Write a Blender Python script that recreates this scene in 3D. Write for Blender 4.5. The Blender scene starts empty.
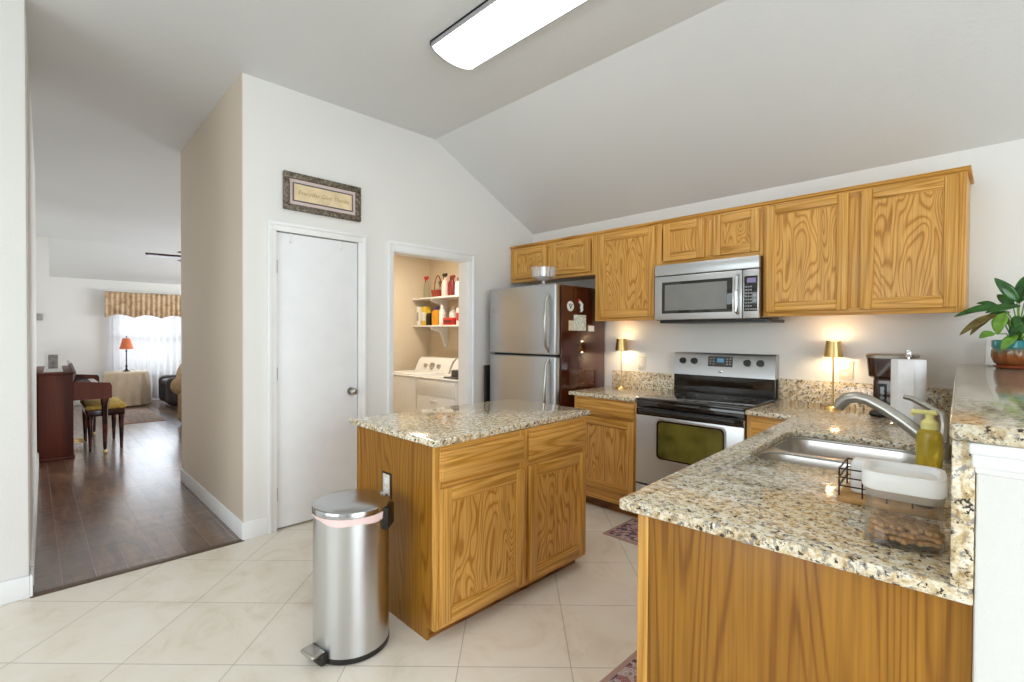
import bpy, bmesh, math, random
from mathutils import Matrix, Vector
random.seed(7)
PI = math.pi
SC = bpy.context.scene
COL = SC.collection
# ------------------------------------------------------------------ camera
yaw, pit, rol, CAMZ, FPX = 0.7908, -0.0124, 0.0046, 1.36, 487.66
cy_, sy_, cp_, sp_ = math.cos(yaw), math.sin(yaw), math.cos(pit), math.sin(pit)
Fv = Vector((-sy_*cp_, cy_*cp_, sp_)); Rv = Vector((cy_, sy_, 0)); Uv = Rv.cross(Fv)
R2 = math.cos(rol)*Rv + math.sin(rol)*Uv; U2 = -math.sin(rol)*Rv + math.cos(rol)*Uv
cam = bpy.data.cameras.new('camera'); cam.sensor_width = 36.0; cam.lens = FPX/1024*36
cam.clip_start = 0.05; cam.clip_end = 100
co = bpy.data.objects.new('camera', cam); COL.objects.link(co)
m3 = Matrix((R2, U2, -Fv)).transposed()
co.matrix_world = Matrix.Translation((0, 0, CAMZ)) @ m3.to_4x4()
SC.camera = co
# ------------------------------------------------------------------ colour management, world, lights
SC.view_settings.view_transform = 'Standard'; SC.view_settings.look = 'None'
SC.view_settings.gamma = 1.0; SC.view_settings.use_curve_mapping = False
SC.view_settings.exposure = 0.20
SC.cycles.use_denoising = True
SC.cycles.max_bounces = 10; SC.cycles.diffuse_bounces = 6; SC.cycles.glossy_bounces = 5
SC.cycles.transparent_max_bounces = 12; SC.cycles.sample_clamp_indirect = 6.0
W = bpy.data.worlds.new('outdoors'); SC.world = W; W.use_nodes = True
nt = W.node_tree; nt.nodes.clear()
wo = nt.nodes.new('ShaderNodeOutputWorld'); wb = nt.nodes.new('ShaderNodeBackground')
tc = nt.nodes.new('ShaderNodeTexCoord'); sx = nt.nodes.new('ShaderNodeSeparateXYZ'); rp = nt.nodes.new('ShaderNodeValToRGB')
nt.links.new(tc.outputs['Generated'], sx.inputs[0]); 
mr = nt.nodes.new('ShaderNodeMapRange'); mr.inputs[1].default_value = -1; mr.inputs[2].default_value = 1
nt.links.new(sx.outputs[2], mr.inputs[0]); nt.links.new(mr.outputs[0], rp.inputs[0])
e = rp.color_ramp.elements
e[0].position = .50; e[0].color = (.13, .2, .05, 1); e[1].position = .62; e[1].color = (.86, .93, 1.0, 1)
nt.links.new(rp.outputs[0], wb.inputs[0]); wb.inputs[1].default_value = 1.0
nt.links.new(wb.outputs[0], wo.inputs[0])

def area(name, loc, direction, sx_, sy2, power, color=(1, 1, 1)):
    l = bpy.data.lights.new(name, 'AREA'); l.shape = 'RECTANGLE'; l.size = sx_; l.size_y = sy2
    l.energy = power; l.color = color
    o = bpy.data.objects.new(name, l); COL.objects.link(o); o.location = loc
    o.rotation_euler = Vector(direction).to_track_quat('-Z', 'Y').to_euler(); return o
def point(name, loc, power, color, r=.03):
    l = bpy.data.lights.new(name, 'POINT'); l.energy = power; l.color = color; l.shadow_soft_size = r
    o = bpy.data.objects.new(name, l); COL.objects.link(o); o.location = loc; return o
area('back_fill_light', (-1.5, -2.75, 1.5), (0, 1, 0), 2.6, 1.6, 48, (.86, .93, 1.0))  # added fill light at a made-up window behind the camera
area('daylight_patio_door', (2.85, 0.2, 1.4), (-1, .05, 0), 2.6, 2.2, 112, (.86, .93, 1.0))  # added fill light from the right, at an unseen patio opening
area('daylight_behind_sheer', (-12.6, 2.2, 1.5), (1, 0, -.05), 2.2, 1.5, 28, (.92, .96, 1.0))
area('floor_glare_light', (-11.98, 2.2, 1.25), (1, 0, 0), 2.1, 1.1, 13, (.76, .88, 1.0))  # extra light added in front of the sheer for glare on the plank floor
area('living_side_fill', (-9.5, 5.6, 1.6), (0, -1, 0), 3, 1.8, 185, (.95, .97, 1.0))  # unseen side light added to brighten the living room
area('laundry_lamp', (-4.5, 2.9, 2.40), (0, 0, -1), .3, .3, 16, (1, .87, .68))
FIX_STRENGTH = 7.0

# ------------------------------------------------------------------ materials
def newmat(name):
    m = bpy.data.materials.new(name); m.use_nodes = True
    n = m.node_tree; b = n.nodes['Principled BSDF']; return m, n, b
def node(n, t, **kw):
    x = n.nodes.new(t)
    for k, v in kw.items(): setattr(x, k, v)
    return x
def L(n, a, b): n.links.new(a, b)
def ramp(n, src, stops, interp='LINEAR'):
    r = node(n, 'ShaderNodeValToRGB'); r.color_ramp.interpolation = interp
    el = r.color_ramp.elements
    while len(el) < len(stops): el.new(.5)
    for q, (p, c) in zip(el, stops): q.position = p; q.color = (*c, 1) if len(c) == 3 else c
    L(n, src, r.inputs[0]); return r.outputs[0]
def coords(n, scale=(1, 1, 1), rnd=True, rot=(0, 0, 0)):
    t = node(n, 'ShaderNodeTexCoord'); v = t.outputs['Object']
    if rnd:
        oi = node(n, 'ShaderNodeObjectInfo'); mu = node(n, 'ShaderNodeMath', operation='MULTIPLY'); mu.inputs[1].default_value = 37.
        L(n, oi.outputs['Random'], mu.inputs[0]); ad = node(n, 'ShaderNodeVectorMath', operation='ADD')
        L(n, v, ad.inputs[0]); L(n, mu.outputs[0], ad.inputs[1]); v = ad.outputs[0]
    mp = node(n, 'ShaderNodeMapping'); mp.inputs['Scale'].default_value = scale; mp.inputs['Rotation'].default_value = rot
    L(n, v, mp.inputs[0]); return mp.outputs[0]
def noise(n, v, scale, detail=2, rough=.5, dist=0.):
    x = node(n, 'ShaderNodeTexNoise'); x.inputs['Scale'].default_value = scale; x.inputs['Detail'].default_value = detail
    x.inputs['Roughness'].default_value = rough; x.inputs['Distortion'].default_value = dist
    L(n, v, x.inputs['Vector']); return x.outputs['Fac']
def math_(n, op, a, b=None):
    x = node(n, 'ShaderNodeMath', operation=op)
    for i, q in enumerate((a, b)):
        if q is None: continue
        if isinstance(q, (int, float)): x.inputs[i].default_value = q
        else: L(n, q, x.inputs[i])
    return x.outputs[0]
def mix(n, f, a, b, mode='MIX'):
    x = node(n, 'ShaderNodeMix', data_type='RGBA', blend_type=mode)
    for i, q in ((0, f), (6, a), (7, b)):
        if isinstance(q, (int, float)): x.inputs[i].default_value = q
        elif isinstance(q, tuple): x.inputs[i].default_value = (*q, 1) if len(q) == 3 else q
        else: L(n, q, x.inputs[i])
    return x.outputs[2]
def bump(n, b, h, strength=.2, dist=.01):
    x = node(n, 'ShaderNodeBump'); x.inputs['Strength'].default_value = strength; x.inputs['Distance'].default_value = dist
    L(n, h, x.inputs['Height']); L(n, x.outputs[0], b.inputs['Normal'])
def plain(name, c, rough=.5, metal=0., var=.06, vscale=8, coat=0., bmp=0., bscale=60, trans=0., ior=1.45, emit=None, es=0., sss=0.):
    m, n, b = newmat(name)
    v = coords(n); f = noise(n, v, vscale, 3)
    lo = tuple(max(0, q*(1-var)) for q in c); hi = tuple(min(1, q*(1+var)) for q in c)
    L(n, ramp(n, f, [(.3, lo), (.7, hi)]), b.inputs['Base Color'])
    b.inputs['Roughness'].default_value = rough; b.inputs['Metallic'].default_value = metal
    b.inputs['Coat Weight'].default_value = coat; b.inputs['Transmission Weight'].default_value = trans; b.inputs['IOR'].default_value = ior
    if emit: b.inputs['Emission Color'].default_value = (*emit, 1); b.inputs['Emission Strength'].default_value = es
    if bmp: bump(n, b, noise(n, v, bscale, 3), bmp, .004)
    return m
def oak(name, grain, light, mid, dark, rings=16., freq=4.2, rough=.33, st=.13):
    m, n, b = newmat(name)
    s = {'z': (1, 1, st), 'h': (st, st, 1)}[grain]
    v = coords(n, s)
    a = noise(n, v, freq, 1.5, .45, .35)
    sn = math_(n, 'SINE', math_(n, 'MULTIPLY', a, rings*6.283))
    w = math_(n, 'ADD', math_(n, 'MULTIPLY', sn, .5), .5)
    c1 = ramp(n, w, [(0., dark), (.22, mid), (.6, light), (1., light)])
    s2 = {'z': (1, 1, .02), 'h': (.02, .02, 1)}[grain]
    fine = noise(n, coords(n, s2), 130, 2, .6)
    c2 = mix(n, .55, c1, ramp(n, fine, [(.35, (.55, .5, .45)), (.6, (1, 1, 1))]), 'MULTIPLY')
    big = noise(n, coords(n, (1, 1, 1)), 1.7, 2)
    c3 = mix(n, .6, c2, ramp(n, big, [(.3, (.84, .80, .74)), (.7, (1, 1, 1))]), 'MULTIPLY')
    L(n, c3, b.inputs['Base Color']); b.inputs['Roughness'].default_value = rough
    b.inputs['Specular IOR Level'].default_value = .35
    bump(n, b, fine, .08, .002)
    return m
def paint(name, c, bs=95, bst=.22):
    m, n, b = newmat(name); v = coords(n, rnd=False)
    L(n, ramp(n, noise(n, v, 1.3, 2), [(.3, tuple(q*.97 for q in c)), (.7, c)]), b.inputs['Base Color'])
    b.inputs['Roughness'].default_value = .6
    bump(n, b, noise(n, v, bs, 3, .6), bst, .004); return m
def granite(name):
    m, n, b = newmat(name); v = coords(n)
    f1 = noise(n, v, 42, 4, .65, .4)
    base = ramp(n, f1, [(.32, (.36, .24, .11)), (.42, (.64, .50, .29)), (.52, (.80, .72, .55)), (.66, (.86, .82, .73))])
    vo = node(n, 'ShaderNodeTexVoronoi'); vo.inputs['Scale'].default_value = 190; L(n, v, vo.inputs['Vector'])
    sp = node(n, 'ShaderNodeSeparateColor'); L(n, vo.outputs['Color'], sp.inputs[0])
    cell = ramp(n, sp.outputs[0], [(.0, (.5, .42, .32)), (.25, (.85, .8, .7)), (.6, (1, 1, 1))])
    c = mix(n, .6, base, cell, 'MULTIPLY')
    g = noise(n, coords(n, (1, 1, 1), True, (.4, .2, .7)), 62, 3, .7)
    c = mix(n, ramp(n, g, [(.55, (0, 0, 0)), (.60, (1, 1, 1))]), c, (.30, .27, .23))
    d = noise(n, coords(n, (1, 1, 1), True, (1.1, .5, .3)), 62, 3, .7)
    c = mix(n, ramp(n, d, [(.575, (0, 0, 0)), (.62, (1, 1, 1))]), c, (.045, .032, .024))
    L(n, c, b.inputs['Base Color']); b.inputs['Roughness'].default_value = .09
    b.inputs['Coat Weight'].default_value = .3; b.inputs['Coat Roughness'].default_value = .05
    return m
def steel(name, c=(.62, .63, .64), rough=.30, axis='z'):
    m, n, b = newmat(name)
    s = {'z': (1, 1, .01), 'x': (.01, 1, 1), 'none': (1, 1, 1)}[axis]
    f = noise(n, coords(n, s), 220, 2)
    L(n, ramp(n, f, [(.3, tuple(q*.97 for q in c)), (.7, c)]), b.inputs['Base Color'])
    b.inputs['Metallic'].default_value = 1
    r = math_(n, 'ADD', math_(n, 'MULTIPLY', f, .04), rough-.02); L(n, r, b.inputs['Roughness'])
    if axis != 'none': b.inputs['Anisotropic'].default_value = .5; b.inputs['Anisotropic Rotation'].default_value = .25 if axis == 'z' else 0.
    return m
def glass(name, c=(1, 1, 1), rough=0., ior=1.45, clear=.0):
    m, n, b = newmat(name); b.inputs['Base Color'].default_value = (*c, 1); b.inputs['Transmission Weight'].default_value = 1
    b.inputs['Roughness'].default_value = rough; b.inputs['IOR'].default_value = ior
    if clear:
        t = node(n, 'ShaderNodeBsdfTransparent'); t.inputs[0].default_value = (*c, 1)
        mx = node(n, 'ShaderNodeMixShader'); mx.inputs[0].default_value = clear
        L(n, b.outputs[0], mx.inputs[1]); L(n, t.outputs[0], mx.inputs[2])
        L(n, mx.outputs[0], n.nodes['Material Output'].inputs[0])
    return m

M = {}
M['wall'] = paint('wall_paint', (.79, .785, .765))
M['wall_hall_shade'] = paint('hall_wall_shade_tint', (.70, .605, .495))  # wall paint browned, with the hall side's warm shade put into the colour
M['ceil'] = paint('ceiling_paint', (.70, .71, .715), 60, .3)
M['laundry'] = paint('laundry_paint', (.72, .62, .48))
M['trim'] = plain('white_trim_paint', (.84, .845, .85), .35, var=.02)
M['door'] = plain('door_paint', (.83, .84, .86), .4, var=.02)
OL, OM, OD = (.73, .395, .10), (.65, .33, .07), (.46, .205, .03)
M['oak_v'] = oak('oak_vertical_grain', 'z', OL, OM, (.52, .255, .038), 14, 9, st=.03)
M['oak_h'] = oak('oak_horizontal_grain', 'h', OL, OM, (.50, .24, .035), 14, 9, st=.035)
M['oak_p'] = oak('oak_panel_grain', 'z', OL, OM, OD, 20, 7.5, st=.2)
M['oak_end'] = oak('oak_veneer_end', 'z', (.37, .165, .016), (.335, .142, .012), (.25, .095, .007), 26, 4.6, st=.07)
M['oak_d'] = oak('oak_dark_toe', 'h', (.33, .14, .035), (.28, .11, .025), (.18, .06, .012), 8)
M['granite'] = granite('speckled_granite')
M['steel'] = steel('brushed_steel_vertical'); M['steel_f'] = steel('fridge_steel', (.55, .575, .61), .40); M['steel_x'] = steel('brushed_steel_horizontal', (.55, .56, .57), .36, axis='x')
M['steel_s'] = steel('satin_nickel', (.47, .45, .41), .30, 'none')
M['chrome'] = plain('chrome', (.75, .75, .75), .08, 1., .02)
M['sink'] = steel('sink_steel', (.66, .64, .61), .3, 'x')
M['black'] = plain('black_plastic', (.012, .011, .010), .3)
M['blackg'] = plain('black_gloss', (.010, .008, .007), .06, coat=.6)
M['fridge_side'] = plain('fridge_side_black', (.065, .015, .006), .09, coat=.5, var=.1)
M['white'] = plain('white_enamel', (.84, .84, .84), .25, var=.02)
M['whitep'] = plain('white_plastic', (.82, .82, .81), .3, var=.02)
M['ivory'] = plain('ivory_plastic', (.74, .68, .56), .35, var=.02)
M['paper'] = plain('paper_towel', (.86, .86, .88), .9, var=.03, vscale=40, bmp=.2, bscale=150)
M['gold'] = plain('brushed_gold', (.72, .50, .20), .28, 1., .05)
def thin(name, c, white=0., f0=.03):
    m, n, b = newmat(name); n.nodes.remove(b)
    tr = node(n, 'ShaderNodeBsdfTransparent'); tr.inputs[0].default_value = (*c, 1)
    gl = node(n, 'ShaderNodeBsdfGlossy'); gl.inputs['Roughness'].default_value = .04
    lw = node(n, 'ShaderNodeLayerWeight'); lw.inputs[0].default_value = .35
    fac = math_(n, 'ADD', math_(n, 'MULTIPLY', lw.outputs['Facing'], .36), f0)
    a = node(n, 'ShaderNodeMixShader'); L(n, fac, a.inputs[0]); L(n, tr.outputs[0], a.inputs[1]); L(n, gl.outputs[0], a.inputs[2]); out = a.outputs[0]
    if white:
        df = node(n, 'ShaderNodeBsdfDiffuse'); df.inputs[0].default_value = (.85, .87, .9, 1)
        d = node(n, 'ShaderNodeMixShader'); d.inputs[0].default_value = white; L(n, out, d.inputs[1]); L(n, df.outputs[0], d.inputs[2]); out = d.outputs[0]
    L(n, out, n.nodes['Material Output'].inputs[0]); return m
M['crystal'] = thin('cut_crystal', (.97, .98, 1), .12, .22)
M['glass'] = glass('clear_glass', clear=.2)
M['acryl'] = thin('clear_acrylic', (.98, .985, .99))
M['ovenglass'] = plain('oven_glass', (.115, .105, .02), .1, coat=.5, var=.6, vscale=5)
M['mwglass'] = plain('microwave_glass', (.20, .20, .19), .22, coat=.3)
M['bag'] = plain('pink_liner', (.83, .62, .60), .5, bmp=.4, bscale=40)
M['mahog'] = oak('mahogany', 'z', (.15, .032, .016), (.11, .022, .011), (.07, .014, .008), 3, 3., .18)
M['mahog'].node_tree.nodes['Principled BSDF'].inputs['Roughness'].default_value = .5; M['mahog'].node_tree.nodes['Principled BSDF'].inputs['Coat Weight'].default_value = 0
M['mahogd'] = oak('dark_mahogany', 'h', (.10, .022, .014), (.075, .016, .01), (.03, .007, .005), 5, 3., .15)
M['key_w'] = plain('piano_key_white', (.85, .83, .78), .2)
M['fabric_tan'] = plain('tan_upholstery', (.44, .30, .17), .9, var=.15, vscale=30, bmp=.3, bscale=90)
M['fabric_dk'] = plain('dark_brown_leather', (.035, .026, .026), .55, var=.2)
M['cloth'] = plain('beige_tablecloth', (.62, .50, .36), .85, var=.06)
M['brick_red'] = plain('dark_red_shade', (.50, .13, .05), .7, var=.2, emit=(.5, .13, .05), es=.25)
M['bronze'] = plain('dark_bronze', (.05, .035, .03), .35, .8)
M['soap'] = plain('yellow_soap', (.78, .60, .07), .12, trans=.55, ior=1.35)
M['soapcap'] = plain('pale_yellow_plastic', (.82, .76, .30), .35)
M['wire'] = plain('dark_brown_wire', (.06, .028, .015), .4, .5)
M['bamboo'] = plain('bamboo', (.46, .25, .08), .5, var=.2, vscale=30)
M['green'] = plain('glossy_leaf', (.022, .095, .014), .25, var=.55, vscale=14)
M['greenl'] = plain('light_leaf', (.13, .28, .03), .3, var=.35, vscale=18)
M['leaf_br'] = plain('browning_leaf', (.14, .10, .02), .4, var=.6, vscale=18)
M['soil'] = plain('soil', (.05, .03, .02), .95)
M['terra'] = plain('terracotta_red', (.24, .05, .02), .25, var=.2)
M['coffee'] = plain('dark_brown_gloss', (.045, .016, .008), .1, coat=.5)
M['red'] = plain('red_plastic', (.55, .03, .025), .35); M['dred'] = plain('dark_red_plastic', (.20, .02, .02), .35)
M['yellow'] = plain('yellow_plastic', (.75, .52, .05), .35); M['orange'] = plain('amber_plastic', (.75, .33, .02), .35)
M['purple'] = plain('purple_cap', (.06, .03, .25), .35); M['greenp'] = plain('green_plastic', (.08, .22, .06), .4)
M['wicker'] = plain('red_wicker', (.28, .05, .025), .7, var=.4, vscale=70, bmp=.6, bscale=90)
M['clear_b'] = glass('clear_bottle', (.9, .95, .93), .05, 1.3, .5)
M['treat'] = plain('dog_biscuit', (.50, .27, .10), .85, var=.35, vscale=40)
M['sky'] = plain('blue_display', (.05, .15, .25), .3, emit=(.15, .5, .8), es=.25)
M['gray'] = plain('grey_plastic', (.35, .35, .36), .45); M['dgray'] = plain('dark_grey', (.10, .10, .10), .45)
M['pinkmat'] = plain('pink_grey_mat_board', (.66, .54, .52), .8, var=.04)
M['art'] = plain('cream_print', (.74, .60, .38), .7, var=.12, vscale=10)
M['artink'] = plain('tan_ink', (.44, .31, .15), .7)
M['cushion_y'] = plain('mustard_cushion', (.55, .36, .08), .9, var=.35, vscale=25)
M['paper_c'] = plain('printed_card', (.62, .66, .60), .6, var=.35, vscale=45)
M['paper_y'] = plain('cream_card', (.68, .62, .44), .6, var=.15, vscale=30)
# framed moulding
def carved():
    m, n, b = newmat('carved_bronze_frame'); v = coords(n)
    f = noise(n, v, 55, 3, .6)
    L(n, ramp(n, f, [(.35, (.06, .045, .03)), (.55, (.17, .14, .10)), (.75, (.36, .32, .25))]), b.inputs['Base Color'])
    b.inputs['Metallic'].default_value = .4; b.inputs['Roughness'].default_value = .45; bump(n, b, f, .6, .006); return m
M['frame'] = carved()
def tile():
    m, n, b = newmat('cream_floor_tile')
    t = node(n, 'ShaderNodeTexCoord'); mp = node(n, 'ShaderNodeMapping', vector_type='TEXTURE')
    mp.inputs['Location'].default_value = (-1.2325, 1.5676, 0); mp.inputs['Rotation'].default_value = (0, 0, PI/4); mp.inputs['Scale'].default_value = (.462, .462, .462)
    L(n, t.outputs['Object'], mp.inputs[0])
    br = node(n, 'ShaderNodeTexBrick'); br.offset = 0; br.squash = 1
    for k, q in (('Scale', 1.), ('Mortar Size', .005), ('Mortar Smooth', .1), ('Brick Width', 1.), ('Row Height', 1.), ('Bias', 0.)): br.inputs[k].default_value = q
    br.inputs['Color1'].default_value = (.81, .765, .68, 1); br.inputs['Color2'].default_value = (.78, .735, .65, 1); br.inputs['Mortar'].default_value = (.50, .46, .40, 1)
    L(n, mp.outputs[0], br.inputs['Vector'])
    v = coords(n, (1, 1, 1), False)
    st = noise(n, v, 3.2, 6, .65, 1.2)
    c = mix(n, .75, br.outputs['Color'], ramp(n, st, [(.3, (.80, .72, .62)), (.48, (.96, .93, .88)), (.66, (1, 1, 1))]), 'MULTIPLY')
    L(n, c, b.inputs['Base Color']); b.inputs['Roughness'].default_value = .34
    h = math_(n, 'SUBTRACT', math_(n, 'MULTIPLY', st, .15), br.outputs['Fac']); bump(n, b, h, .25, .003); return m
M['tile'] = tile()
def planks():
    m, n, b = newmat('dark_laminate_planks')
    t = node(n, 'ShaderNodeTexCoord'); mp = node(n, 'ShaderNodeMapping'); mp.inputs['Location'].default_value = (.3, .02, 0)
    L(n, t.outputs['Object'], mp.inputs[0])
    br = node(n, 'ShaderNodeTexBrick'); br.offset = .37; br.squash = 1
    for k, q in (('Scale', 1.), ('Mortar Size', .0022), ('Mortar Smooth', .1), ('Brick Width', 1.25), ('Row Height', .14), ('Bias', 0.)): br.inputs[k].default_value = q
    br.inputs['Color1'].default_value = (1, 1, 1, 1); br.inputs['Color2'].default_value = (.5, .45, .42, 1); br.inputs['Mortar'].default_value = (1, .85, .75, 1)
    L(n, mp.outputs[0], br.inputs['Vector'])
    v = coords(n, (.22, 1, 1), False); g = noise(n, v, 9, 5, .65, 1.0)
    c = ramp(n, g, [(.3, (.06, .026, .014)), (.5, (.19, .10, .058)), (.68, (.34, .20, .12))])
    c = mix(n, .85, c, br.outputs['Color'], 'MULTIPLY')
    c = mix(n, math_(n, 'MULTIPLY', br.outputs['Fac'], .8), c, (.34, .26, .21))  # seams coloured light in place of highlights on the bevelled plank edges
    L(n, c, b.inputs['Base Color']); b.inputs['Roughness'].default_value = .3; b.inputs['Coat Weight'].default_value = .9; b.inputs['Coat Roughness'].default_value = .2; b.inputs['Coat IOR'].default_value = 1.6
    rip = noise(n, coords(n, (1, .12, 1), False), 13, 2, .5)
    h = math_(n, 'SUBTRACT', math_(n, 'MULTIPLY', rip, 1.), br.outputs['Fac']); bump(n, b, h, .7, .006); return m
M['planks'] = planks()
def persian(name, field, ink, edge):
    m, n, b = newmat(name); v = coords(n, rnd=False)
    vo = node(n, 'ShaderNodeTexVoronoi'); vo.inputs['Scale'].default_value = 42; L(n, v, vo.inputs['Vector'])
    sp = node(n, 'ShaderNodeSeparateColor'); L(n, vo.outputs['Color'], sp.inputs[0])
    c = ramp(n, sp.outputs[0], [(0, ink), (.3, edge), (.45, field), (.8, tuple(q*.8 for q in field))], 'CONSTANT')
    ring = ramp(n, math_(n, 'FRACT', math_(n, 'MULTIPLY', vo.outputs['Distance'], 3.)), [(.35, (1, 1, 1)), (.5, (.55, .5, .55))])
    c = mix(n, .8, c, ring, 'MULTIPLY')
    L(n, c, b.inputs['Base Color']); b.inputs['Roughness'].default_value = .95
    bump(n, b, noise(n, v, 250, 2), .4, .003); return m
M['rug_border'] = persian('rug_border_pattern', (.60, .50, .46), (.16, .10, .14), (.42, .20, .20))
M['rug_field'] = persian('rug_field_pattern', (.56, .22, .18), (.16, .13, .22), (.58, .42, .36))
M['rug_grey'] = persian('faded_rug_pattern', (.46, .38, .30), (.24, .20, .17), (.36, .22, .16))
M['rug_edge'] = plain('rug_edge', (.42, .27, .22), .95, bmp=.4, bscale=200)
def valance():
    m, n, b = newmat('valance_fabric'); v = coords(n)
    f = noise(n, v, 9, 4, .6, .6)
    L(n, ramp(n, f, [(.3, (.40, .25, .15)), (.5, (.58, .41, .25)), (.7, (.68, .52, .36))]), b.inputs['Base Color']); b.inputs['Roughness'].default_value = .9
    return m
M['valance'] = valance()
def sheer():
    m, n, b = newmat('sheer_curtain'); n.nodes.remove(b)
    tl = node(n, 'ShaderNodeBsdfTranslucent'); tl.inputs[0].default_value = (.9, .9, .92, 1)
    df = node(n, 'ShaderNodeBsdfDiffuse'); df.inputs[0].default_value = (.85, .85, .87, 1)
    tr = node(n, 'ShaderNodeBsdfTransparent')
    a = node(n, 'ShaderNodeMixShader'); a.inputs[0].default_value = .35; L(n, tl.outputs[0], a.inputs[1]); L(n, df.outputs[0], a.inputs[2])
    c = node(n, 'ShaderNodeMixShader'); c.inputs[0].default_value = .22; L(n, a.outputs[0], c.inputs[1]); L(n, tr.outputs[0], c.inputs[2])
    L(n, c.outputs[0], n.nodes['Material Output'].inputs[0]); return m
M['sheer'] = sheer()
def potglaze():
    m, n, b = newmat('turquoise_brown_glaze'); t = node(n, 'ShaderNodeTexCoord'); s = node(n, 'ShaderNodeSeparateXYZ'); L(n, t.outputs['Object'], s.inputs[0])
    f = noise(n, coords(n), 30, 3); z = math_(n, 'ADD', math_(n, 'MULTIPLY', s.outputs[2], 7.), math_(n, 'MULTIPLY', f, .25))
    L(n, ramp(n, z, [(.1, (.08, .02, .008)), (.5, (.26, .08, .018)), (.72, (.20, .11, .05)), (.86, (.03, .24, .25)), (1, (.04, .30, .33))]), b.inputs['Base Color'])
    b.inputs['Roughness'].default_value = .12; return m
M['pot'] = potglaze()
def lens():
    m, n, b = newmat('lit_lens')
    b.inputs['Base Color'].default_value = (.9, .9, .9, 1); b.inputs['Emission Color'].default_value = (1, .99, .97, 1); b.inputs['Emission Strength'].default_value = FIX_STRENGTH
    return m
M['lens'] = lens()
M['blind'] = plain('white_blind', (.85, .86, .88), .5, var=.02)

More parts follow.
